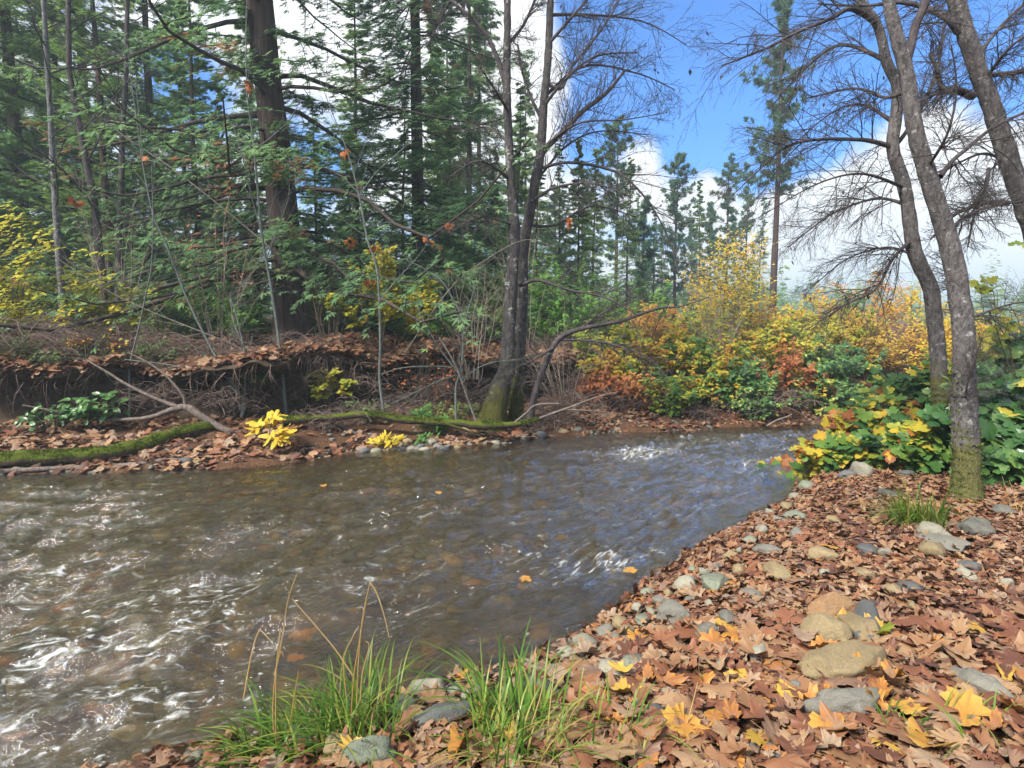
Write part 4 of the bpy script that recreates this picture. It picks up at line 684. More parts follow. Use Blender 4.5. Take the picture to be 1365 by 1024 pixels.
# label, px, Y, H, W, material, kwargs
SH = [
 ('yellow_shrub', 'tall yellow shrub with layered round leaves at the far left', 8, 9.9, 2.35, 2.4, M_LIME, dict(nst=16, nleaf=1500, size=.1, tm=OVALS, flat=.35, seed=1, twigs=9, lo=.3, group=LEFT, clump=.75)),
 ('yellow_shrub', 'loose yellow shrub in front of the pale speckled trunk', 92, 10.0, 1.55, 2.0, M_LIME, dict(nst=13, nleaf=850, size=.1, tm=OVALS, flat=.35, seed=2, group=LEFT, clump=.75)),
 ('yellow_shrub', 'low yellow green shrub right of the two slim trunks', 165, 10.4, 1.2, 1.5, M_YG, dict(nst=12, nleaf=900, size=.1, tm=OVALS, flat=.35, seed=3, group=LEFT, clump=.75, tr_=(.3, 1))),
 ('yellow_sprig', 'single upright shoot of paired yellow leaves topping the left shrub', 22, 9.6, 3.0, .3, M_LIME, dict(nst=2, nleaf=46, size=.13, tm=OVALS[:1], flat=.2, seed=4, twigs=8, lo=.7, group=LEFT, tl=(.05, .08))),
 ('vine_maple', 'airy yellow green vine maple around the grey sapling', 505, 10.6, 1.95, 2.1, M_LIME, dict(nst=15, nleaf=3600, size=.065, tm=MAPL, flat=.4, seed=5, lo=.4, twigs=11, clump=.9, tr_=(.05, .9))),
 ('vine_maple', 'small yellow green vine maple spray hanging over the bank lip', 438, 9.7, .75, .75, M_YG, dict(nst=7, nleaf=330, size=.08, tm=MAPL, flat=.4, seed=6, lo=.4, tr_=(.1, .8))),
 ('leafy_bush', 'bright green bush right of the vine maple', 582, 13.2, 1.15, 1.5, M_GRN, dict(nst=14, nleaf=1700, size=.09, seed=7, group=UND, lo=.2)),
 ('leafy_bush', 'tall bright green bush behind the twin alder foot', 738, 13.4, 1.9, 2.0, M_GRN, dict(nst=16, nleaf=2100, size=.09, seed=8, group=UND, lo=.2)),
 ('leafy_bush', 'dull green bush between the alders and the yellow brambles', 800, 14.5, 1.25, 1.8, M_OLV, dict(nst=14, nleaf=1500, size=.09, seed=9, group=UND, lo=.2)),
 ('leafy_bush', 'fresh green bush low beside the big cedar trunk', 310, 13.0, 1.2, 1.6, M_GRN, dict(nst=12, nleaf=1200, size=.08, seed=10, group=UND, lo=.2, tr_=(0, .8))),
 ('leafy_bush', 'dull green bush in the gap between cedar and vine maple', 452, 13.6, 1.2, 1.8, M_OLV, dict(nst=14, nleaf=1500, size=.09, seed=11, group=UND, lo=.15)),
 ('leafy_bush', 'green bush left of the alder foot with browning leaves', 645, 13.8, 1.5, 1.7, M_OLV, dict(nst=14, nleaf=1500, size=.09, seed=12, group=UND, lo=.15)),
 ('leafy_bush', 'shaded green bush behind the low yellow green shrub', 210, 13.5, 1.35, 2.2, M_OLV, dict(nst=16, nleaf=1700, size=.09, seed=13, group=UND, lo=.15, tr_=(0, .9))),
 ('leafy_bush', 'shaded dark green bush behind the tall left yellow shrub', 55, 13.5, 1.6, 2.6, M_OLV, dict(nst=16, nleaf=1900, size=.09, seed=14, group=UND, lo=.15, tr_=(0, .8))),
 ('leafy_bush', 'tall fresh green young growth right behind the twin alder trunks', 690, 15.2, 2.7, 2.2, M_GRN, dict(nst=16, nleaf=2300, size=.09, seed=221, group=UND, lo=.15)),
 ('leafy_bush', 'fresh green young growth in the opening left of the small pines', 778, 16.2, 2.3, 2.4, M_GRN, dict(nst=16, nleaf=2300, size=.09, seed=222, group=UND, lo=.15)),
 ('leafy_bush', 'pale green young growth left of the twin alders', 630, 15.6, 2.6, 2.2, M_GRN, dict(nst=16, nleaf=2300, size=.09, seed=223, group=UND, lo=.15, tr_=(.2, 1.1))),
 ('leafy_bush', 'pale green growth at the feet of the small pines', 850, 18, 2.0, 3.0, M_GRN, dict(nst=16, nleaf=2300, size=.1, seed=224, group=UND, lo=.15, tr_=(.1, 1))),
 ('leafy_bush', 'fresh green growth left of the big cedar trunk', 255, 14.6, 2.0, 2.2, M_GRN, dict(nst=16, nleaf=2000, size=.085, seed=225, group=UND, lo=.15)),
 ('leafy_bush', 'fresh green growth between the cedar and the grey sapling', 440, 14.8, 2.0, 1.8, M_GRN, dict(nst=16, nleaf=1800, size=.085, seed=226, group=UND, lo=.15, tr_=(0, .8))),
 ('yellow_thicket', 'tall twiggy shrub with small yellow orange leaves beside the tallest pine', 965, 14.2, 3.3, 2.6, M_YEL, dict(nst=30, nleaf=4600, size=.055, tm=(DIA,), seed=20, lo=.35, twigs=14, stem=M_STEMP, srad=.007, arch=.1, group=BACK, clump=.95, tr_=(.15, 1))),
 ('twig_thicket', 'bare thicket of pale upright stems below the yellow orange shrub', 948, 12.9, 1.75, 1.7, M_YG, dict(nst=44, nleaf=420, size=.06, tm=(DIA,), seed=21, twigs=9, stem=M_STEMP, srad=.008, arch=.0, group=BACK, tl=(.1, .28))),
 ('twig_thicket', 'bare greyish thicket at the foot of the tallest pine', 1015, 14.5, 1.5, 1.9, M_ORG, dict(nst=34, nleaf=700, size=.06, tm=(DIA,), seed=22, twigs=9, stem=M_STEMP, srad=.007, arch=.1, group=BACK)),
 ('yellow_bush', 'bright yellow bush right of the tallest pine', 1082, 16.5, 1.65, 2.4, M_YEL, dict(nst=20, nleaf=3200, size=.08, seed=23, lo=.2, group=BACK, clump=.9)),
 ('yellow_bush', 'green and yellow bush in front of the bright yellow one', 1060, 14.8, 1.0, 2.0, M_YG, dict(nst=16, nleaf=1900, size=.08, seed=24, lo=.2, group=BACK)),
 ('green_bush', 'small dark green bush between yellow and tan bushes', 1128, 19, 1.7, 1.7, M_DKG, dict(nst=12, nleaf=1600, size=.1, seed=25, lo=.1, group=BACK)),
 ('tan_bush', 'fine twigged tan and golden bush left of the alder pair', 1165, 13.2, 1.75, 2.5, M_ORG, dict(nst=32, nleaf=3900, size=.05, tm=(DIA,), seed=26, lo=.2, twigs=14, group=BACK, stem=M_STEM, tr_=(0, .7), D=1.6)),
 ('tan_bush', 'golden bush seen just left of the alder trunks', 1222, 13.8, 2.0, 2.4, M_YEL, dict(nst=28, nleaf=3400, size=.055, tm=(DIA,), seed=27, lo=.2, twigs=14, group=BACK, clump=.95)),
 ('tan_bush', 'pinkish tan bush far behind the golden ones', 1150, 21, 2.4, 3.6, M_ORG, dict(nst=28, nleaf=3000, size=.08, tm=(DIA,), seed=28, lo=.2, twigs=12, group=BACK, tr_=(.5, 1))),
 ('orange_bush', 'orange yellow bush rising over the green one at the right edge', 1335, 10.2, 2.25, 2.6, M_ORG, dict(nst=30, nleaf=3800, size=.06, tm=(DIA,), seed=29, lo=.25, twigs=13, group=BACK, tr_=(0, .8))),
 ('orange_bush', 'yellow orange bush between the two alder trunks and the edge', 1290, 12.5, 2.0, 2.0, M_YEL, dict(nst=22, nleaf=2500, size=.06, tm=(DIA,), seed=30, lo=.25, twigs=12, group=BACK, tr_=(.3, 1))),
 ('bramble', 'low green and red bramble trailing along the slope into the shade', 940, 11.3, .6, 1.8, M_AUT, dict(nst=20, nleaf=1200, size=.08, seed=90, group=BRM, lo=.05, D=.8)),
 ('bramble', 'yellow and red bramble filling the slope left of the bend', 1065, 11.5, .7, 1.5, M_AUT, dict(nst=20, nleaf=1200, size=.08, seed=91, group=BRM, lo=.05, tr_=(.2, 1), D=.8)),
 ('bramble', 'dark green bramble dropping to the water at the bend', 1100, 11.3, .75, 1.3, M_DKG, dict(nst=20, nleaf=1100, size=.08, seed=92, group=BRM, lo=.05, D=.8)),
 ('bramble', 'gold bramble mound in the clearing right of the thicket', 1010, 15.5, 1.1, 3.2, M_AUT, dict(nst=26, nleaf=2600, size=.1, seed=93, group=BRM, lo=.1, tr_=(.3, .8))),
 ('bramble', 'tan and gold bramble mound in the clearing left of the thicket', 890, 16.5, 1.1, 3.2, M_AUT, dict(nst=26, nleaf=2600, size=.1, seed=94, group=BRM, lo=.1, tr_=(.2, .8))),
 # far bank brambles
 ('bramble', 'yellow and rust bramble nearest the brown brush pile', 812, 11.4, .8, 1.3, M_AUT, dict(nst=20, nleaf=1300, size=.085, seed=40, group=BRM, lo=.1, tr_=(.35, .85), D=1.0)),
 ('bramble', 'rusty orange bramble hanging down the bank', 806, 10.9, .6, 1.0, M_REED, dict(nst=16, nleaf=800, size=.08, seed=41, group=BRM, lo=.1, D=.8)),
 ('bramble', 'green bramble touching the water with yellow tips', 893, 10.75, .72, 1.15, M_AUT, dict(nst=18, nleaf=1300, size=.075, seed=42, group=BRM, lo=.05, tr_=(.1, .7), D=.7)),
 ('bramble', 'orange bramble above the water edge left of the green one', 852, 10.9, .65, 1.0, M_REED, dict(nst=16, nleaf=800, size=.08, seed=43, group=BRM, lo=.1, tr_=(.3, 1), D=.7)),
 ('bramble', 'mixed green and yellow bramble mound under the pale thicket', 880, 12.2, 1.05, 1.9, M_AUT, dict(nst=24, nleaf=2100, size=.09, seed=44, group=BRM, lo=.1, tr_=(.15, .75))),
 ('bramble', 'leafy green bramble mound in the middle of the far bank', 965, 11.7, 1.0, 1.6, M_AUT, dict(nst=24, nleaf=2000, size=.085, seed=45, group=BRM, lo=.1, tr_=(.1, .7))),
 ('bramble', 'dark bramble overhanging the shaded water', 985, 11.2, .85, 1.5, M_DKG, dict(nst=22, nleaf=1500, size=.085, seed=46, group=BRM, lo=.05, D=.8)),
 ('bramble', 'russet bramble with withered leaves over the shaded water', 1045, 11.5, 1.05, 1.3, M_REED, dict(nst=20, nleaf=1300, size=.08, seed=47, group=BRM, lo=.1, tr_=(0, .7), D=.9)),
 ('bramble', 'gold and green bramble mound above the russet one', 1050, 12.8, 1.15, 2.0, M_AUT, dict(nst=24, nleaf=2200, size=.09, seed=48, group=BRM, lo=.1, tr_=(.3, .8))),
 ('bramble', 'dark green bramble where the creek bends out of sight', 1105, 12.2, 1.1, 1.6, M_DKG, dict(nst=22, nleaf=1700, size=.09, seed=49, group=BRM, lo=.05)),
 ('bramble', 'yellow leaved bramble above the bend of the creek', 1118, 13.4, 1.25, 1.8, M_YG, dict(nst=22, nleaf=1900, size=.09, seed=50, group=BRM, lo=.1)),
 ('bramble', 'pinkish brown bramble high behind the yellow one', 868, 13.6, 1.1, 1.6, M_ORG, dict(nst=22, nleaf=1500, size=.075, seed=51, group=BRM, lo=.15, tr_=(.5, 1))),
 ('bramble', 'yellow green bramble crowning the bank by the bare bough', 812, 12.3, 1.0, 1.4, M_YG, dict(nst=20, nleaf=1500, size=.085, seed=52, group=BRM, lo=.15)),
 ('bramble', 'low dark bramble filling the slope under the russet one', 1010, 10.95, .5, 1.3, M_DKG, dict(nst=18, nleaf=900, size=.07, seed=53, group=BRM, lo=.05, D=.6)),
 # right bank
 ('bramble', 'low bramble with trailing green leaves reaching over the water edge', 1062, 7.45, .4, .8, M_AUT, dict(nst=14, nleaf=260, size=.12, tm=MAPL, seed=95, group=RB, lo=.05, tr_=(-.25, 1.1), D=.6)),
 ('bramble', 'wide low bramble with yellow and red leaves behind the cream stone', 1120, 6.75, .42, .9, M_AUT, dict(nst=16, nleaf=300, size=.12, tm=MAPL, seed=96, group=RB, lo=.05, tr_=(0, 1), D=.6)),
 ('bramble', 'bramble with yellow and orange leaves dipping into the creek', 1088, 7.05, .5, .75, M_AUT, dict(nst=14, nleaf=250, size=.13, tm=MAPL, seed=60, group=RB, lo=.1, tr_=(-.15, 1.1), D=.6)),
 ('bramble', 'yellow tipped bramble standing on the point of the right bank', 1140, 7.0, .62, .9, M_AUT, dict(nst=16, nleaf=330, size=.13, tm=MAPL, seed=61, group=RB, lo=.1, tr_=(-.2, 1.05), D=.7)),
 ('bramble', 'green bramble with a withered brown clump left of the alders', 1195, 6.5, .62, .95, M_AUT, dict(nst=16, nleaf=340, size=.14, tm=MAPL, seed=62, group=RB, lo=.1, tr_=(-.3, 1.1), D=.7)),
 ('bramble', 'lobed green bramble right at the foot of the alders', 1243, 6.1, .6, .7, M_AUT, dict(nst=14, nleaf=260, size=.14, tm=MAPL, seed=63, group=RB, lo=.1, tr_=(0, .7), D=.6)),
 ('bramble', 'leafy yellow bramble behind the low green ones', 1175, 8.0, .8, 1.3, M_AUT, dict(nst=18, nleaf=600, size=.12, tm=MAPL, seed=64, group=RB, lo=.1, tr_=(-.1, 1.0))),
 ('bramble', 'upright green and yellow bush right behind the alder pair', 1215, 8.6, 1.3, 1.2, M_AUT, dict(nst=18, nleaf=800, size=.12, tm=MAPL, seed=65, group=RB, lo=.1, tr_=(-.2, .95))),
 ('thimbleberry', 'big leaved dark green bush at the right edge', 1345, 6.0, 1.1, 1.3, M_DKG, dict(nst=22, nleaf=700, size=.17, tm=MAPL, seed=66, group=RB, lo=.05, flat=.6, tr_=(-.1, 1.2))),
 ('thimbleberry', 'dark green bush against the stout alder trunk', 1318, 7.2, 1.25, 1.3, M_DKG, dict(nst=22, nleaf=800, size=.15, tm=MAPL, seed=67, group=RB, lo=.05, flat=.6, tr_=(0, 1.25))),
 ('thimbleberry', 'tall shaded green bush behind the right edge one', 1385, 7.6, 1.65, 1.8, M_DKG, dict(nst=24, nleaf=1000, size=.15, tm=MAPL, seed=68, group=RB, lo=.05, flat=.6, tr_=(0, 1.2))),
 ('thimbleberry', 'low big leaved plant with one orange leaf at the right edge', 1362, 5.5, .6, .8, M_DKG, dict(nst=12, nleaf=150, size=.19, tm=MAPL, seed=69, group=RB, lo=.05, flat=.6)),
 ('young_maple', 'thin young maple with hanging yellow green leaves at the right edge', 1385, 7.0, 3.0, 1.9, M_YG, dict(nst=9, nleaf=420, size=.11, tm=MAPL, seed=70, lo=.55, tr_=(0, .7), clump=.8)),
 # bare twiggy shrubs
 ('bare_shrub', 'web of bare grey twigs left of the twin alder trunks', 630, 10.8, 2.3, 1.9, None, dict(nst=16, nleaf=0, seed=201, twigs=13, stem=M_STEMP, srad=.007, tl=(.2, .5))),
 ('bare_shrub', 'web of bare pale twigs right of the twin alder trunks', 755, 10.9, 2.2, 2.0, None, dict(nst=16, nleaf=0, seed=202, twigs=13, stem=M_STEMP, srad=.007, tl=(.2, .5))),
 ('bare_shrub', 'thin bare shrub between the cedar and the vine maple', 440, 11.0, 2.6, 1.6, None, dict(nst=12, nleaf=0, seed=203, twigs=12, stem=M_STEM, srad=.007, tl=(.2, .5))),
 ('bare_shrub', 'bare shrub of long fine stems left of the tall sapling', 290, 10.6, 2.8, 2.2, M_RUST, dict(nst=14, nleaf=170, clump=.45, size=.06, seed=204, twigs=12, stem=M_STEMP, srad=.007, tl=(.2, .5))),
 ('bare_shrub', 'tall bare shrub fanning out behind the slim dark trunks', 150, 11.0, 3.4, 2.2, None, dict(nst=14, nleaf=0, seed=205, twigs=12, stem=M_STEMP, srad=.007, tl=(.2, .5))),
 ('bare_shrub', 'bare reddish shrub in front of the small pines', 850, 12.6, 2.1, 2.0, None, dict(nst=16, nleaf=0, seed=206, twigs=12, stem=M_STEM, srad=.006, tl=(.2, .5))),
 ('bare_shrub', 'tall bare shrub behind the leaning alder bough', 700, 13.0, 3.2, 2.0, None, dict(nst=14, nleaf=0, seed=207, twigs=12, stem=M_STEMP, srad=.007, tl=(.2, .5))),
 ('bare_shrub', 'bare twigs over the lip left of the pale many stemmed sapling', 560, 10.2, 1.5, 1.4, M_RUST, dict(nst=14, nleaf=170, clump=.4, size=.06, seed=208, twigs=12, stem=M_STEM, srad=.006, tl=(.2, .5))),
 # leafy growth on the lip
 ('trailing_ivy', 'trailing green leaves over the lip above the fallen branch', 205, 9.15, .35, .9, M_OLV, dict(nst=12, nleaf=330, size=.06, seed=211, lo=.05, D=.4, arch=1.5)),
 ('trailing_ivy', 'mossy green growth on the lip right of the tall sapling', 345, 9.25, .28, .8, M_GRN, dict(nst=12, nleaf=330, size=.045, seed=212, lo=.05, D=.4, arch=1.5, tr_=(0, .6))),
 ('trailing_ivy', 'dull leaves sprouting from the lip under the vine maple', 480, 9.5, .45, .9, M_OLV, dict(nst=12, nleaf=330, size=.06, seed=213, lo=.05, D=.4, arch=1.5)),
 ('trailing_ivy', 'green fringe on the lip just left of the alder foot', 600, 9.7, .4, 1.0, M_OLV, dict(nst=12, nleaf=380, size=.06, seed=214, lo=.05, D=.4, arch=1.5)),
 ('trailing_ivy', 'dark leaves crowding the lip at the far left', 25, 8.7, .6, 1.2, M_OLV, dict(nst=14, nleaf=420, size=.07, seed=215, lo=.05, D=.5, arch=1.2, tr_=(0, .8))),
 ('trailing_ivy', 'mixed green and brown leaves on the lip above the glossy plant', 120, 9.1, .5, 1.1, M_AUT, dict(nst=14, nleaf=380, size=.06, seed=216, lo=.05, D=.5, arch=1.2, tr_=(.0, .9))),
 # left bank foot
 ('salal', 'dark glossy leaved plant under the left bank lip', 118, 8.55, .62, .75, M_DKG, dict(nst=10, nleaf=130, size=.13, tm=OVALS, seed=80, lo=.3, flat=.5, tr_=(.2, .8))),
 ('salal', 'dark trailing leaves low on the far left bank', 60, 8.3, .5, .7, M_DKG, dict(nst=10, nleaf=120, size=.1, tm=OVALS, seed=81, lo=.3, tr_=(0, .7))),
 ('yellow_sprig', 'drooping bright yellow sprig on the leaf beach by the log', 352, 8.0, .48, .62, M_YEL, dict(nst=7, nleaf=62, size=.17, tm=LONGS, seed=82, lo=.45, twigs=3, arch=1.3, tr_=(.45, .95), tl=(.15, .3))),
 ('yellow_sprig', 'small bright yellow sprig below the grey sapling', 512, 8.55, .22, .5, M_YEL, dict(nst=7, nleaf=66, size=.11, tm=LONGS, seed=83, lo=.4, twigs=3, arch=1.2, tr_=(.45, .95))),
 ('fern', 'small green fern under the undercut bank', 588, 9.2, .32, .5, M_GRN, dict(nst=9, nleaf=240, size=.06, tm=LONGS, seed=84, lo=.2, arch=1.2, tr_=(0, .5), cat='fern')),
 ('fern', 'green fern tuft at the root of the pale sapling', 563, 9.3, .4, .45, M_GRN, dict(nst=9, nleaf=240, size=.07, tm=LONGS, seed=85, lo=.2, arch=1.0, tr_=(0, .5), cat='fern')),
 ('fern', 'little green plant on the gravel beside the small yellow sprig', 565, 8.8, .16, .3, M_GRN, dict(nst=6, nleaf=70, size=.07, tm=LONGS, seed=86, lo=.2, arch=1.2, tr_=(0, .4), cat='fern')),
]
for nm, lab, px, Y, H, W, mt, kw in SH:
    if kw.get('tm', (0,))[0] is DIA: kw['size'] *= 1.35
    if kw.get('group') == BRM: kw['nleaf'] = int(kw['nleaf'] * 1.5); H *= 1.15; W *= 1.2
    shrub(nm, lab, at_ground(px, Y), H, W, mt, **kw)
# tangles of dead twigs and hanging roots
def tangle(name, label, c, W, D, H, n, seed, mt, sag=0.0, cat='brush', rad=.005, group='dead brush'):
    g = np.random.default_rng(seed); o = thing(name, label, cat, c, group); m_ = 8; s = np.linspace(0, 1, m_)[None]
    a = g.random(n) * 6.283; st = np.stack([g.normal(size=n) * W * .25, g.normal(size=n) * D * .25, g.random(n) * H * .5], 1); L = (.4 + .8 * g.random(n)) * (W + H) * .4
    d = nrm(np.stack([np.cos(a), np.sin(a) * .7, .25 + .7 * g.random(n)], 1)); P = st[:, None] + d[:, None] * (L[:, None] * s)[..., None]
    P[..., 2] += L[:, None] * (.25 * s - (.7 + sag) * s ** 2); P += .06 * np.stack([vnoise(xyz((s * 3 + np.arange(n)[:, None] * 5).ravel(), c_), seed).reshape(n, m_) for c_ in (1, 2, 3)], -1)
    R = rad * (.5 + g.random(n))[:, None] * np.linspace(1, .4, m_)[None]; G = Geo(); v, f = tubes(P, R, 4); G.add(v, f)
    t2, r2 = spawn(P, R, 5, .2, 1, .15, .35, (30, 70), 5, -.1, .15, .6, .002, g=g); v, f = tubes(t2, r2, 3); G.add(v, f); G.build('dead_twigs', mt, o); return o
M_BRUSH = bark_mat('brush_twig', (.08, .058, .05), (.27, .2, .17), 30, .5)
for lab, px, Y, W, D, H, n, sd_ in [('brown brush pile of fine dead twigs right of the alder foot', 752, 10.1, 1.2, .8, .85, 120, 1), ('purplish brush heap on the bank edge behind the brush pile', 770, 11.4, 1.3, .7, .5, 110, 2), ('dead twigs heaped between alder foot and long log', 712, 9.7, .7, .5, .4, 50, 3), ('tangle of dead stems draping the far left bank', 30, 8.9, 1.6, .8, .95, 110, 4), ('tangle of dead stems beside the glossy leaved plant', 110, 9.2, 1.2, .6, .8, 70, 5),
    ('dead stems under the yellow green shrub', 215, 9.7, 1.3, .7, .5, 70, 6), ('brown stems hanging in the dark below the gold bramble', 1030, 11.0, 1.7, .6, .65, 90, 7), ('dry brown stems below the tan bush at the bend', 1165, 10.2, 1.6, .8, .7, 90, 8), ('dead stems beneath the orange brambles', 830, 10.8, 1.1, .6, .5, 70, 9), ('dead twigs behind the pale sapling on the lip', 590, 10.4, 1.1, .6, .6, 70, 10), ('dead twigs on the lip left of the alder foot', 655, 10.6, .9, .5, .55, 60, 11), ('low dead twigs by the green bramble at the water', 925, 10.7, .8, .4, .4, 40, 12), ('grey dead stems between cedar and lip', 395, 10.6, 1.4, .6, .5, 60, 13), ('brown twig tangle spilling over the lip at the far left', -20, 9.3, 1.5, .7, .9, 100, 14), ('thin brown twigs standing on the lip above the glossy plant', 150, 9.6, 1.4, .6, .75, 80, 15), ('dry stems spread over the lip right of the tall sapling', 450, 9.9, 1.3, .6, .55, 70, 16), ('reddish dead stems on the lip above the fallen branch', 290, 9.7, 1.2, .5, .5, 60, 17), ('dry twig mat over the lip below the vine maple', 540, 10.0, 1.2, .5, .5, 70, 18), ('dead brush slumped against the dark bank face below the cedar', 300, 9.0, .9, .4, .6, 60, 20), ('dead brush slumped against the bank face left of the grey sapling', 465, 9.3, .9, .4, .6, 60, 21), ('dead brush slumped against the bank face by the glossy plant', 195, 8.9, .9, .4, .6, 60, 22), ('bleached twig tangle hanging low by the root bundle', 425, 9.0, .45, .35, .45, 60, 19)]:
    tangle('brush_pile', lab, at_ground(px, Y), W, D, H, n, sd_, M_BRUSH)
def roots(label, px, W, n, seed):
    g = np.random.default_rng(seed); x = at(px, 500, 9.3)[0]; lip = far_prof(np.array([x]), np.array([9.2]))[0]; o = thing('hanging_roots', label, 'roots', lip, 'roots hanging from the bank lip')
    s = np.linspace(0, 1, 7)[None]; st = np.stack([g.uniform(-W / 2, W / 2, n), g.uniform(-.12, .1, n), g.uniform(-.1, .05, n)], 1); L = .1 + .75 * g.random(n) ** 1.6
    lip2 = far_prof(x + st[:, 0], np.full(n, 9.2)) - lip; st[:, 1] += lip2[:, 1]; st[:, 2] += lip2[:, 2]
    P = st[:, None] + np.stack([.15 * g.normal(size=n)[:, None] * s, (-.08 * np.sin(s * 3) + .04 * g.normal(size=n)[:, None] * s), -L[:, None] * s * (.7 + .6 * g.random(n))[:, None]], -1)
    G = Geo(); R = (.0015 + .009 * g.random(n) ** 3)[:, None] * np.linspace(1, .3, 7)[None]; v, f = tubes(P, R, 4); G.add(v, f); t2, r2 = spawn(P, R, 3, .2, 1, .2, .5, (25, 60), 4, -.1, .1, .6, .0015, g=g); v, f = tubes(t2, r2, 3); G.add(v, f); G.build('root_strands', M_BRUSH, o)
for lab, px, W, n, sd_ in [('fine roots trailing from the lip above the fallen branch', 250, 1.2, 24, 1), ('pale root bundle hanging right of the tall straight sapling', 418, .5, 60, 2), ('roots dangling left of the grey sapling', 470, .7, 18, 3), ('roots trailing into the hollow behind the pale sapling', 575, 1.0, 22, 4), ('roots over the dark hollow at the far left', 120, 1.2, 20, 5), ('roots curtaining the hollow below the cedar', 350, .9, 20, 6)]: roots(lab, px, W, n, sd_)
# ------------------------------------------------------------------ fallen leaves, stones, gravel, grass
LITC = [(0, (.045, .025, .019)), (.12, (.09, .043, .031)), (.25, (.155, .063, .037)), (.38, (.225, .094, .05)), (.5, (.255, .14, .073)), (.64, (.33, .215, .125)), (.76, (.19, .11, .083)), (.84, (.31, .235, .165)), (.9, (.29, .115, .04)), (.955, (.4, .19, .04)), (1, (.45, .29, .055))]
MAPLES = []
for k_ in range(14):
    g = np.random.default_rng(k_ + 500); o_ = np.array(maple_outline()); o_[:, 1] *= .85 + .3 * g.random(); o_ = o_ * (1 + .07 * g.normal(size=o_.shape)); o_[:, 1] += .12 * g.normal() * o_[:, 0] ** 2
    MAPLES.append(curl(fan(o_), g.normal() * .35, g.normal() * .6, g.normal() * .4, k_ + 20))
for k_ in range(3):
    t_ = curl(fan(np.array(maple_outline()) * np.array([1, .55])), 1.2 - k_, 3.0 + k_, .5, k_ + 40); MAPLES.append(t_)
M_LIT = leaf_mat('fallen_leaf', LITC, .15, .55, .5, 14)
g = np.random.default_rng(77); LT = Geo()
def litter_on(G, P, size, g, tms, tilt=.4, lift=.015, tr_=(0, 1), mat=0):
    n = len(P); e = .05; x, y = P[:, 0], P[:, 1]; N = nrm(np.stack([-(gz(x + e, y) - gz(x - e, y)) / (2 * e), -(gz(x, y + e) - gz(x, y - e)) / (2 * e), np.ones(n)], 1)); N[:, :2] = np.clip(N[:, :2], -.6, .6)
    N = nrm(N + rnd_dirs(n, g) * tilt); k = g.integers(0, len(tms), n); h = rnd_dirs(n, g); t_ = np.clip(tr_[0] + (tr_[1] - tr_[0]) * (g.random(n) * .8 + .2 * (.5 + .5 * vnoise(P * 1.5, 9))), 0, 1)
    s = size * (.55 + .65 * g.random(n))
    for j, tm in enumerate(tms):
        q_ = k == j; X, Y_, Z = frames(N[q_], h[q_]); p = P[q_] - X * (s[q_] * .45)[:, None]; p[:, 2] += lift + .03 * g.random(q_.sum()); scatter(G, tm, p, N[q_], h[q_], s[q_], t_[q_], mat)
n = 40000; x = g.uniform(-2.2, 9, n); y = g.uniform(.9, 9.5, n); dd = (Yn(x) - y) * cosn(x); ok = (dd > -.02) & (np.abs(x) < y * 1.0 + .5) & (dd < 6); ok &= ~((x < .35) & (dd < .45) & (g.random(n) < .75)); ok &= g.random(n) < np.clip(1.25 - y * .06, .4, 1); x, y = x[ok], y[ok]
litter_on(LT, np.stack([x, y, gz(x, y)], 1), .088, g, MAPLES, .3)
n = 20000; x = g.uniform(-1, 9, n); y = g.uniform(.9, 9.5, n); dd = (Yn(x) - y) * cosn(x); ok = (dd > .05) & (np.abs(x) < y + .5) & (dd < 5); x, y = x[ok], y[ok]
litter_on(LT, np.stack([x, y, gz(x, y)], 1), .065, g, OVALS + [DIA3 for DIA3 in ()], .45)
n = 16000; x = g.uniform(-1.5, 5, n); y = g.uniform(.9, 7, n); dd = (Yn(x) - y) * cosn(x); ok = (dd > .02) & (np.abs(x) < y + .5) & (dd < 4); x, y = x[ok], y[ok]
litter_on(LT, np.stack([x, y, gz(x, y)], 1), .045, g, OVALS + MAPLES[:3], .35, .035)
# far bank: beach and top of the bank
n = 9000; x = g.uniform(-8, 3.2, n); t_ = np.where(g.random(n) < .5, g.uniform(.15, 4.1, n), g.uniform(9.4, 13.6, n)); P = far_prof(x, t_); kp = ~((t_ < 4.2) & (vnoise(P * 1.4, 14) + .25 * g.normal(size=n) < -.15)); 
for a, b, sz in ((0, 5, .12), (5, 20, .13)):
    q_ = kp & (t_ >= a) & (t_ < b); P_ = P[q_]; m_ = len(P_); N = nrm(np.array([0, -.2, 1.]) + rnd_dirs(m_, g) * .5); h = rnd_dirs(m_, g); tt = g.random(m_) * .9; k = g.integers(0, 4, m_)
    for j in range(4):
        w_ = k == j; pp = P_[w_].copy(); pp[:, 2] += .02 + .03 * g.random(w_.sum()); scatter(LT, MAPLES[j], pp, N[w_], h[w_], sz * (.6 + .6 * g.random(w_.sum())), tt[w_])
n = 5000; x = g.uniform(-10, 12, n); t_ = g.uniform(12.5, 15.2, n); P = far_prof(x, t_); scatter(LT, DIA, P + np.array([0, 0, .03]), nrm(np.array([0, -.2, 1.]) + rnd_dirs(n, g) * .5), rnd_dirs(n, g), .15, g.random(n) * .8)
n = 2500; x = g.uniform(.8, 6, n); t_ = g.uniform(.1, 9, n); P = far_prof(x, t_); scatter(LT, DIA, P + np.array([0, 0, .03]), nrm(np.array([0, -.4, 1.]) + rnd_dirs(n, g) * .5), rnd_dirs(n, g), .1, g.random(n) * .7)
tag(LT.build('leaf_litter', M_LIT), kind='stuff')
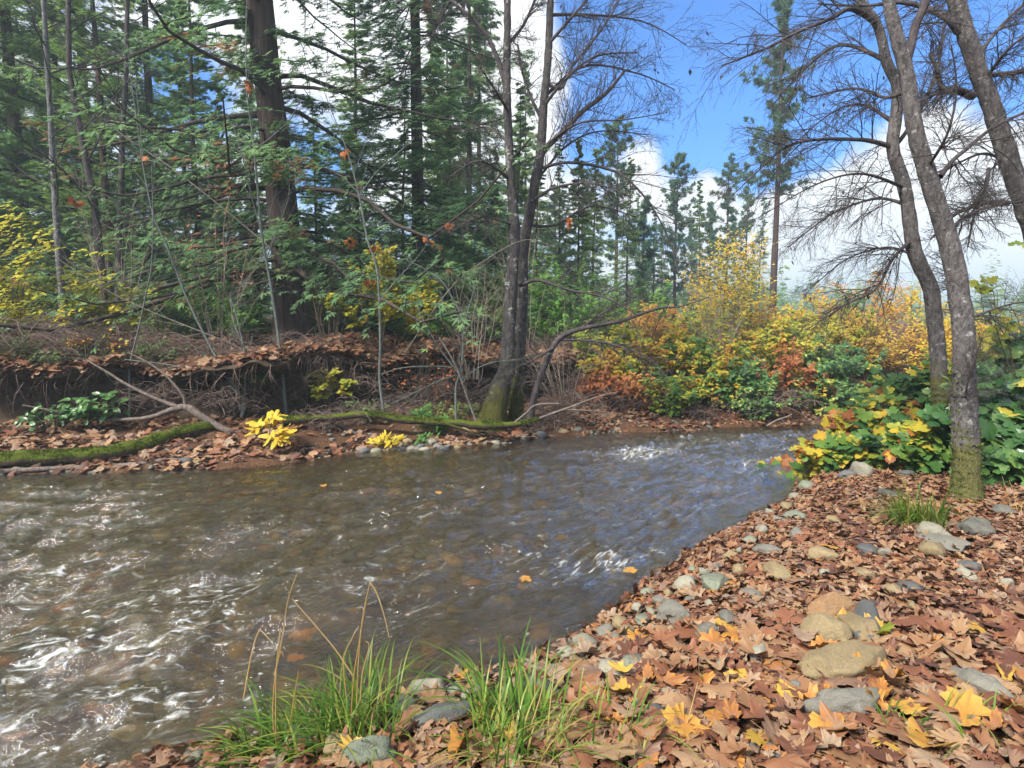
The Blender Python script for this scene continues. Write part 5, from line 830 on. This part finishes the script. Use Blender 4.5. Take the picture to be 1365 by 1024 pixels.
# nearest leaves as individuals, by colour
LCOL = [('rust_brown', .3, 'rust brown fallen maple leaf lying on the leaf covered near bank'), ('tan', .64, 'pale tan fallen maple leaf lying on the leaf covered near bank'), ('red_brown', .15, 'dark red brown fallen maple leaf lying on the leaf covered near bank'), ('orange_brown', .44, 'orange brown fallen maple leaf lying on the leaf covered near bank'), ('mauve', .8, 'dull mauve brown fallen maple leaf lying on the leaf covered near bank')]
LM = {}
for nm, tv, lab in LCOL:
    for j in range(len(MAPLES)):
        G = Geo(); scatter(G, MAPLES[j], np.array([[-.45, 0, 0.]]), np.array([[0, 0, 1.]]), np.array([[1., 0, 0]]), 1.0, tv + .02 * j); st = tubes(np.array([[-.45, 0, 0], [-.6, .02, .02], [-.78, .08, .05]]), np.array([.012, .009, .012]), 3); G.add(*st, tv); LM[nm, j] = G.mesh('fallen_leaf', M_LIT)
x = g.uniform(-.6, 3.4, 4000); y = g.uniform(1.35, 3.9, 4000); P = np.stack([x, y, gz(x, y)], 1); pp = proj(P); dd = (Yn(x) - y) * cosn(x)
ok = (pp[:, 0] > -10) & (pp[:, 0] < 1375) & (pp[:, 1] < 1040) & (dd > .35); ok &= (pp[:, 0] > 720) | (g.random(len(x)) < .3); P = P[ok]; P = P[np.argsort(P[:, 1])]
from mathutils import Matrix
def leaf_obj(me, p, s, lab, group, tilt=.35, name='fallen_leaf'):
    o = link(name, me); nv = nrm(np.array([[0, -.05, 1.]]) + rnd_dirs(1, g) * tilt); X, Y_, Z = frames(nv, rnd_dirs(1, g)); M = np.eye(4); M[:3, 0], M[:3, 1], M[:3, 2] = X[0] * s, Y_[0] * s, Z[0] * s; M[:3, 3] = p; o.matrix_world = Matrix(M.tolist()); return tag(o, lab, 'leaf', group)
kept = []
for p in P:
    if all((p[0] - q_[0]) ** 2 + (p[1] - q_[1]) ** 2 > .06 ** 2 for q_ in kept): kept.append(p)
    if len(kept) >= 290: break
for p in kept:
    nm, tv, lab = LCOL[g.choice(5, p=[.28, .24, .16, .2, .12])]; leaf_obj(LM[nm, g.integers(0, len(MAPLES))], p + np.array([0, 0, .045 + .02 * g.random()]), .085 + .055 * g.random(), lab, 'fallen leaves on the near bank', .28)
def yl(tv, j, fl=1.0):
    G = Geo(); scatter(G, (MAPLES[j][0] * np.array([1, 1, fl]), MAPLES[j][1]), np.array([[-.45, 0, 0.]]), np.array([[0, 0, 1.]]), np.array([[1., 0, 0]]), 1.0, tv if tv < .5 else min(1.0, .93 + .07 * tv)); return G.mesh('fallen_leaf', M_YG if tv < .5 else M_LIT)
for px, py, s, tv, lab in [(588, 966, .13, .15, 'greenish yellow leaf on stones between the two big grass tufts'), (615, 915, .08, .8, 'small golden leaf held in the grass above the greenish yellow leaf'), (1105, 988, .13, .95, 'golden orange leaf lit up at the bottom between mauve leaves'), (1285, 975, .17, .97, 'very large golden orange leaf near the bottom right corner'), (1165, 857, .14, .25, 'yellow green oval leaf beside the orange stone heap'), (913, 985, .14, .85, 'yellow lobed leaf left of the small grey pebbles'), (1105, 740, .1, .9, 'golden leaf against a pale stone half way up the bank'), (850, 862, .1, .7, 'yellow leaf on the gravel right of the pale stone pair'),
                           (378, 972, .08, .9, 'orange yellow leaf caught in the left grass tuft'), (1125, 850, .13, .85, 'large yellow orange leaf draped over the rounded tan stone')]:
    p = ground_at(px, py); leaf_obj(yl(tv, int(px) % 7), p + np.array([0, 0, .06]), s, lab, 'yellow fallen leaves', .4)
for px, py, s, lab in [(702, 774, .12, 'golden leaf riding the shallow water near the white riffle'), (1040 - 235, 660, .1, 'yellow leaf adrift in mid creek'), (610, 660, .12, 'orange leaf under the water in mid creek'), (585, 659, .12, 'yellow leaf floating beside the orange one in mid creek'), (838, 763, .13, 'rusty leaf stranded where the riffle meets the bank'), (405, 828, .22, 'large orange leaf sunk in the shallows behind the dry grass'), (395, 858, .13, 'small orange leaf sunk nearer the dry grass'), (432, 645 + 4, .1, 'brown orange leaf drifting below the far beach'), (133, 741, .12, 'yellow leaf riding the ripples at the left')]:
    a = at(px, py, 1.0) - np.array([0, 0, CAM_H]); p = np.array([0, 0, CAM_H]) + a * (-(CAM_H - .022) / a[2]); G = None; p = p + np.array([0, 0, -.075 if 'sunk' in lab or 'under' in lab else .015]); leaf_obj(yl((.97 if 'orange' in lab or 'rusty' in lab else .8) + (10 if 0 else 0), int(px) % 7, .15), p, s * .72, lab, 'leaves in the creek', .05)
# ------------------------------------------------------------------ stones
def ico(sub):
    import bmesh
    b = bmesh.new(); bmesh.ops.create_icosphere(b, subdivisions=sub, radius=.5); v = np.array([x.co[:] for x in b.verts]); f = np.array([[q.index for q in x.verts] for x in b.faces]); b.free(); return v, f
ICO2, ICO3, ICO4 = ico(2), ico(3), ico(4)
def stone_geo(tm, seed, flat=.6, ang=.25):
    v, f = tm; v = v.copy(); v = v * (1 + .42 * vnoise(v * 2.0 + seed * 7.3, seed) + .16 * vnoise(v * 4.3, seed + 1) + .07 * vnoise(v * 10, seed + 2) + .03 * vnoise(v * 24, seed + 4))[:, None]
    for k in range(5):
        d = rnd_dirs(1, np.random.default_rng(seed * 11 + k))[0]; s = v @ d; lim = .36; v = v - np.maximum(s - lim, 0)[:, None] * d * .85
    return v * np.array([1, .75, flat]), f
SM = dict(grey=stone_mat('grey_stone', (.1, .1, .088), (.22, .21, .18)), pale=stone_mat('pale_stone', (.17, .165, .13), (.32, .3, .24)), tan=stone_mat('tan_stone', (.17, .13, .07), (.33, .26, .15)), slate=stone_mat('slate_stone', (.06, .065, .068), (.14, .145, .145)), rust=stone_mat('rust_stone', (.18, .09, .04), (.3, .19, .1)), green=stone_mat('greenish_stone', (.11, .13, .1), (.23, .25, .19)))
STN = [(1299, 706, 44, .7, 'grey', 'rounded grey stone at the right, topmost by the grass'), (1239, 712, 36, .6, 'pale', 'pale grey stone just below the green grass tuft'), (1259, 722, 46, .35, 'grey', 'flat grey slab wedged under the stones by the grass tuft'), (1243, 738, 34, .8, 'tan', 'broken tan stone under the flat slab'), (1157, 736, 28, .5, 'slate', 'slate blue stone left of the grass tuft'), (1096, 744, 34, .7, 'tan', 'tan stone at half height of the leaf bank'), (1036, 767, 38, .65, 'tan', 'smooth yellowish tan stone lying alone in the leaves'), (952, 782, 42, .7, 'green', 'greenish stone, larger of the pair near the riffle'), (916, 786, 34, .8, 'pale', 'squarish pale stone beside the greenish one near the riffle'), (1000, 794, 30, .5, 'grey', 'narrow grey stone right of the riffle pair'), (900, 824, 46, .7, 'grey', 'angular grey stone by the water below the riffle pair'), (968, 830, 26, .7, 'grey', 'small grey stone among red leaves'), (1151, 768, 26, .6, 'tan', 'small tan stone below the slate one'), (1100, 770, 16, .8, 'pale', 'small white pebble among leaves'), (1213, 786, 28, .6, 'slate', 'dark grey stone with a yellow neighbour'), (1190, 790, 24, .6, 'tan', 'yellow stone next to the dark grey one'),
 (1107, 818, 62, .75, 'rust', 'rusty orange brown stone of the middle heap'), (1156, 826, 80, .45, 'slate', 'long dark grey slab on top of the middle heap'), (1096, 850, 56, .9, 'tan', 'rounded tan stone at the left of the middle heap'), (1147, 842, 56, .7, 'tan', 'tan stone tucked under the long slab'), (1127, 886, 96, .5, 'tan', 'long sloping tan rock below the middle heap'), (1135, 940, 82, .6, 'grey', 'broad grey rock, largest near the bottom'), (940, 852, 28, .9, 'grey', 'upright grey stone among reddish leaves'), (1008, 876, 32, .8, 'pale', 'pale stone peeking from orange leaves'), (840, 890, 44, .5, 'green', 'flat greenish stone left of the leaf bank centre'), (878, 955, 24, .6, 'slate', 'small dark slate stone in the lower leaves'), (892, 930, 24, .6, 'pale', 'small whitish stone above the dark slate one'), (1299, 916, 60, .55, 'grey', 'grey stone half under leaves at the lower right'), (1006, 1003, 20, .9, 'slate', 'upper of three dark pebbles at the bottom'), (1028, 1009, 22, .7, 'slate', 'right one of three dark pebbles at the bottom'), (1040, 1019, 16, .7, 'slate', 'lowest of three dark pebbles at the bottom'), (1024, 736, 32, .5, 'grey', 'grey stone near the wet black stick'), (1255, 700, 26, .5, 'grey', 'flat stone touching the grass tuft'), (1339, 682, 32, .5, 'grey', 'brown grey stone near the right edge by the alder'), (1293, 758, 28, .6, 'slate', 'dark broken stone right of the tan one'), (1287, 770, 24, .6, 'pale', 'whitish chip under the dark broken stone'),
 (824, 836, 24, .9, 'tan', 'upright cream stone at the water edge'), (808, 848, 22, .9, 'grey', 'grey stone leaning on the cream one at the water edge'), (781, 864, 34, .7, 'pale', 'pale grey stone half in the water'), (756, 877, 24, .9, 'pale', 'pale cone shaped stone standing in the shallows'), (815, 896, 40, .55, 'pale', 'pale flat stone in front of the water edge stones'), (846, 889, 34, .6, 'grey', 'light stone right of the pale flat one'), (713, 926, 62, .6, 'grey', 'grey boulder beside the right grass tuft'), (569, 925, 38, .9, 'pale', 'cream rounded stone behind the grass tufts'), (540, 951, 42, .8, 'grey', 'wet grey stone between the grass tufts'), (588, 955, 74, .45, 'slate', 'broad dark wet slab between the grass tufts'), (492, 1012, 70, .6, 'green', 'pale greenish boulder at the bottom edge'), (454, 1003, 46, .8, 'tan', 'brown stone left of the greenish boulder'), (424, 922, 44, .6, 'rust', 'tan orange stone lying in the shallows'), (535, 915, 36, .5, 'rust', 'brown stone awash behind the grass'), (700, 948, 30, .5, 'grey', 'grey stone under the right grass tuft'), (655, 950, 34, .5, 'tan', 'tan stone at the root of the right tuft'), (400, 985, 44, .5, 'slate', 'dark stone under the left grass tuft'),
 (1146, 630, 30, .9, 'pale', 'cream stone under the bramble on the point'), (1129, 634, 24, .6, 'slate', 'dark stone beside the cream one on the point'), (1207, 634, 20, .6, 'slate', 'dark stone under the green bramble'), (1060, 690, 26, .4, 'green', 'mossy stone at the leaf bank edge'), (1185, 660, 26, .4, 'slate', 'dark flat stone in front of the brambles')]
for k, (px, py, w_, hr, c, lab) in enumerate(STN):
    p = ground_at(px, py + w_ * .2); s = w_ * p[1] / FPX * 1.15; v, f = stone_geo(ICO4 if w_ > 40 else ICO3, k + 3, hr * .85); G = Geo(); a = (k * 2.399) % 3.14 * (.35 if w_ > 60 else 1); R3 = np.array([[math.cos(a), -math.sin(a), 0], [math.sin(a), math.cos(a), 0], [0, 0, 1]])
    if w_ > 60: v = v * np.array([1.12, .72, 1.05])
    G.add(v @ R3.T * s, f, (k * .37) % 1); o = G.build('stone', SM[c]); o.location = tuple(p + np.array([0, 0, s * .16 * hr + .03])); tag(o, lab, 'stone', 'stones on the near bank')
k = 100
for px, py in [(548, 600), (560, 597), (572, 601), (584, 598), (566, 606), (535, 604), (522, 602), (596, 596), (500, 606), (485, 604), (610, 600), (556, 612), (575, 592), (590, 606), (545, 590), (625, 594), (700, 586), (722, 583), (750, 578), (770, 575), (660, 592), (250, 617), (262, 619)]:
    k += 1; p = ground_at(px, py); s = (12 + (k * 7) % 9) * p[1] / FPX; v, f = stone_geo(ICO2, k, .6); o = Geo().add(v * s, f, (k * .37) % 1).build('stone', SM[['grey', 'pale', 'slate', 'tan'][k % 4]]); o.location = tuple(p + np.array([0, 0, .02])); tag(o, ['grey pebble on the gravel edge of the far beach', 'whitish pebble on the gravel edge of the far beach', 'dark pebble on the gravel edge of the far beach', 'tan pebble on the gravel edge of the far beach'][k % 4], 'stone', 'pebbles on the far beach')
for px, py in [(1075, 655), (1058, 668), (1048, 682), (1036, 700), (1015, 715), (1000, 728), (985, 742), (972, 752), (955, 764), (938, 772), (922, 770), (905, 790), (890, 800), (878, 812), (868, 825), (856, 838), (848, 820), (836, 852), (822, 862), (806, 872), (795, 880), (778, 886), (765, 895), (748, 903), (733, 908), (718, 905), (690, 925), (675, 935), (640, 935), (622, 940), (605, 935), (870, 850), (895, 850), (925, 810), (945, 815), (865, 800), (1025, 690), (985, 770), (790, 905), (760, 915), (740, 930), (830, 875), (1110, 700), (1060, 720), (1180, 745), (1320, 735), (1340, 790), (1215, 820), (1060, 930), (960, 900)]:
    k += 1; p = ground_at(px, py); s = (13 + (k * 7) % 13) * p[1] / FPX; v, f = stone_geo(ICO3, k, .55 + .1 * (k % 3)); a = k * 1.7; R3 = np.array([[math.cos(a), -math.sin(a), 0], [math.sin(a), math.cos(a), 0], [0, 0, 1]]); c = ['pale', 'tan', 'grey', 'pale', 'green'][k % 5]; o = Geo().add(v @ R3.T * s, f, (k * .37) % 1).build('stone', SM[c]); o.location = tuple(p + np.array([0, 0, .045])); tag(o, {'pale': 'small whitish stone along the leafy edge of the near bank', 'tan': 'small tan stone along the leafy edge of the near bank', 'grey': 'small grey stone along the leafy edge of the near bank', 'green': 'small greenish stone along the leafy edge of the near bank'}[c], 'stone', 'small stones along the near bank')
# streambed cobbles and gravel
M_BED = NT('bed_cobbles'); c = M_BED.ramp(M_BED.tint(), [(0, (.07, .06, .022)), (.25, (.2, .16, .055)), (.45, (.34, .26, .08)), (.6, (.13, .14, .07)), (.72, (.38, .34, .19)), (.84, (.42, .2, .05)), (.93, (.25, .25, .22)), (1, (.5, .27, .06))]); M_BED = M_BED.done(M_BED.bsdf(M_BED.mix(M_BED.math('MULTIPLY', M_BED.noise(22, 4), .6), c, (.03, .03, .012, 1)), .8, None, .2))
BD = Geo(); n = 5200; x = g.uniform(-8, 6, n); u = g.random(n); y = Yn(x) * (1 - u) + Yf(x) * u; z = -.06 - .34 * np.sin(np.pi * u) ** .7; ok = (y > .8) & (np.abs(x) < y + 1); x, y, z = x[ok], y[ok], z[ok]; n = len(x); kk = g.integers(0, 8, n); tn = np.clip(g.random(n) * .75 + .25 * (.5 + .5 * vnoise(xyz(x * .8, y * .8), 12)), 0, 1)
for j in range(8):
    v, f = stone_geo(ico(1) if j % 2 else ICO2, 200 + j, .45); q_ = kk == j; hd = rnd_dirs(q_.sum(), g); hd[:, 2] = 0; scatter(BD, (v, f), np.stack([x, y, z], 1)[q_], nrm(np.array([0, 0, 1.]) + rnd_dirs(q_.sum(), g) * .2), nrm(hd + 1e-6), (.06 + .22 * g.random(q_.sum()) ** 2.2), tn[q_])
tag(BD.build('streambed_gravel', M_BED), kind='stuff')
SG = Geo(); n = 2600; x = g.uniform(-1.6, 5, n); y = Yn(x) - np.abs(g.normal(size=n)) * .35 + .12; ok = (y > 1.2); x, y = x[ok], y[ok]; n = len(x); kk = g.integers(0, 5, n)
for j in range(5):
    v, f = stone_geo(ico(1), 300 + j, .55); q_ = kk == j; hd = rnd_dirs(q_.sum(), g); scatter(SG, (v, f), np.stack([x, y, gz(x, y) + .004], 1)[q_], nrm(np.array([0, 0, 1.]) + rnd_dirs(q_.sum(), g) * .2), hd, .02 + .05 * g.random(q_.sum()) ** 2, g.random(q_.sum()))
n = 1800; x = g.uniform(-6.5, 3.5, n); P = far_prof(x, np.abs(g.normal(size=n)) * .9)
for j in range(4):
    v, f = stone_geo(ico(1), 310 + j, .55); q_ = g.random(n) < .25; hd = rnd_dirs(q_.sum(), g); scatter(SG, (v, f), P[q_], nrm(np.array([0, 0, 1.]) + rnd_dirs(q_.sum(), g) * .2), hd, .03 + .08 * g.random(q_.sum()) ** 2, g.random(q_.sum()))
tag(SG.build('bank_gravel', SM['grey']), kind='stuff')
# ------------------------------------------------------------------ grass
M_GRASS = leaf_mat('grass_blade', [(0, (.04, .11, .016)), (.4, (.1, .22, .03)), (.7, (.23, .33, .05)), (.86, (.33, .3, .08)), (1, (.38, .27, .11))], .4, .4)
M_DRY = leaf_mat('dry_stalk', [(0, (.4, .26, .09)), (1, (.55, .4, .18))], .3)
def grass(label, px, py, n, L, spread, seed, lean=(0, 0), tr_=(0, 1), stalks=(), w=.004, up=1.0):
    g = np.random.default_rng(seed); p = ground_at(px, py); o = thing('grass_tuft', label, 'grass', p - np.array([0, 0, .02]), 'grass tufts on the near bank'); m_ = 9; s = np.linspace(0, 1, m_)[None]
    a = g.random(n) * 6.283; b = np.stack([np.cos(a), np.sin(a)], 1) * np.sqrt(g.random(n))[:, None] * spread * .45; ll = L * (.45 + .65 * g.random(n)); out = nrm(np.concatenate([b / spread + g.normal(size=(n, 2)) * .35 + np.array(lean), np.zeros((n, 1))], 1))
    bend = .25 + .75 * g.random(n); P = np.concatenate([b, np.zeros((n, 1))], 1)[:, None] + out[:, None] * (ll * bend)[:, None, None] * (.25 * s + .65 * s ** 2)[..., None]; P[..., 2] += ll[:, None] * up * ((1.05 - .25 * bend)[:, None] * s - .62 * bend[:, None] * s ** 2.2)
    W = w * (.6 + .7 * g.random(n))[:, None] * np.clip(1.05 - s ** 2.5, .05, 1) * np.ones((n, 1)); v, f = strip(P, W); G = Geo(); G.add(v, f, np.repeat(np.clip(tr_[0] + (tr_[1] - tr_[0]) * g.random(n), 0, 1), m_ * 2)); G.build('blades', M_GRASS, o)
    if stalks:
        D = Geo()
        for st in stalks:
            c = np.array([at(q_[0], q_[1], p[1] + (q_[2] if len(q_) > 2 else 0)) for q_ in st]) - (p - np.array([0, 0, .02])); q_ = smooth_line(c, 24) if len(c) > 2 else resample(c, 12); v, f = tubes(q_, np.linspace(.0032, .0016, len(q_)), 5); D.add(v, f, g.random())
        D.build('dry_stalks', M_DRY, o)
    return o
grass('big green grass tuft at the bottom with tall dry stalks over the creek', 478, 985, 210, .44, .36, 1, (-.1, .05), (0, .85), [[(475, 960), (478, 880), (484, 820), (493, 778)], [(493, 776), (502, 790), (512, 820), (519, 850)], [(468, 960), (472, 900), (480, 850), (490, 790)], [(480, 945), (483, 900), (492, 862), (487, 855)], [(470, 900), (450, 870), (430, 845), (395, 805), (390, 798)], [(462, 930), (458, 880), (470, 850), (478, 835)]])
grass('left grass tuft at the bottom with golden stalks and bent tips', 392, 1002, 170, .34, .4, 2, (-.5, 0), (0, .8), [[(370, 1000), (364, 960), (366, 910), (376, 850), (384, 800), (396, 765)], [(368, 985), (368, 900), (374, 838), (370, 870)], [(325, 930), (336, 870), (345, 842), (352, 845), (362, 856)], [(384, 985), (392, 930), (398, 895)], [(366, 900), (374, 870), (378, 875)]])
grass('yellow green grass tuft bending right at the bottom centre', 690, 1000, 230, .42, .42, 3, (.15, .1), (.25, .95), [[(700, 990), (720, 930), (730, 880)]])
grass('tall thin green blades rising behind the yellow green tuft', 678, 968, 34, .6, .16, 4, (-.25, .3), (0, .5), w=.005)
grass('low sparse grass at the bottom right of the yellow green tuft', 790, 1010, 70, .26, .45, 5, (.3, 0), (.2, 1))
grass('thin grass sprigs sticking up beside a dead straw stem', 835, 985, 34, .3, .25, 6, (0, 0), (.2, .9), [[(840, 1000), (836, 950), (845, 930)], [(905, 1000), (920, 950), (930, 910)]])
grass('round arching grass tuft at the foot of the stout alder', 1222, 702, 260, .5, .38, 7, (-.45, -.3), (.15, .95), w=.005)
grass('short grass sprig beside the broad grey rock', 1190, 985, 26, .25, .14, 8, (.4, .2), (0, .5))
grass('small bright shoot growing among the lower leaves', 968, 935, 20, .09, .12, 9, (0, 0), (.2, .5))
grass('thin grass blades at the lower right corner', 1320, 1000, 26, .3, .4, 10, (.2, 0), (.3, .9))
grass('dry straw stems at the right edge below the big leaved plant', 1350, 690, 10, .2, .3, 11, (0, 0), (.7, 1), [[(1352, 690), (1342, 655), (1336, 635)], [(1358, 695), (1352, 660), (1345, 640)]])
grass('straw stem reaching in over the creek at the left', 60, 960, 8, .1, .1, 12, (0, 0), (.8, 1), [[(-20, 975), (30, 930), (80, 890), (128, 862)]]) if False else None
grass('little tuft at the water line left of the left grass', 345, 1018, 60, .2, .24, 13, (-.4, 0), (0, .7))

# ------------------------------------------------------------------ thin air haze
x0, x1, y0, y1, z0, z1 = -560, 760, -70, 760, -2, 50
hv = np.array([(x, y, z) for z in (z0, z1) for y in (y0, y1) for x in (x0, x1)], float)
m = NT('haze'); pv = m.n('VolumePrincipled'); pv.inputs['Color'].default_value = (.68, .86, 1, 1); pv.inputs['Density'].default_value = HAZE; pv.inputs['Anisotropy'].default_value = .2
m.t.links.new(pv.outputs[0], m.out.inputs['Volume'])
tag(Geo().add(hv, np.array([[0, 2, 3, 1], [4, 5, 7, 6], [0, 1, 5, 4], [2, 6, 7, 3], [0, 4, 6, 2], [1, 3, 7, 5]])).build('haze', m.m, smooth=False), kind='stuff')
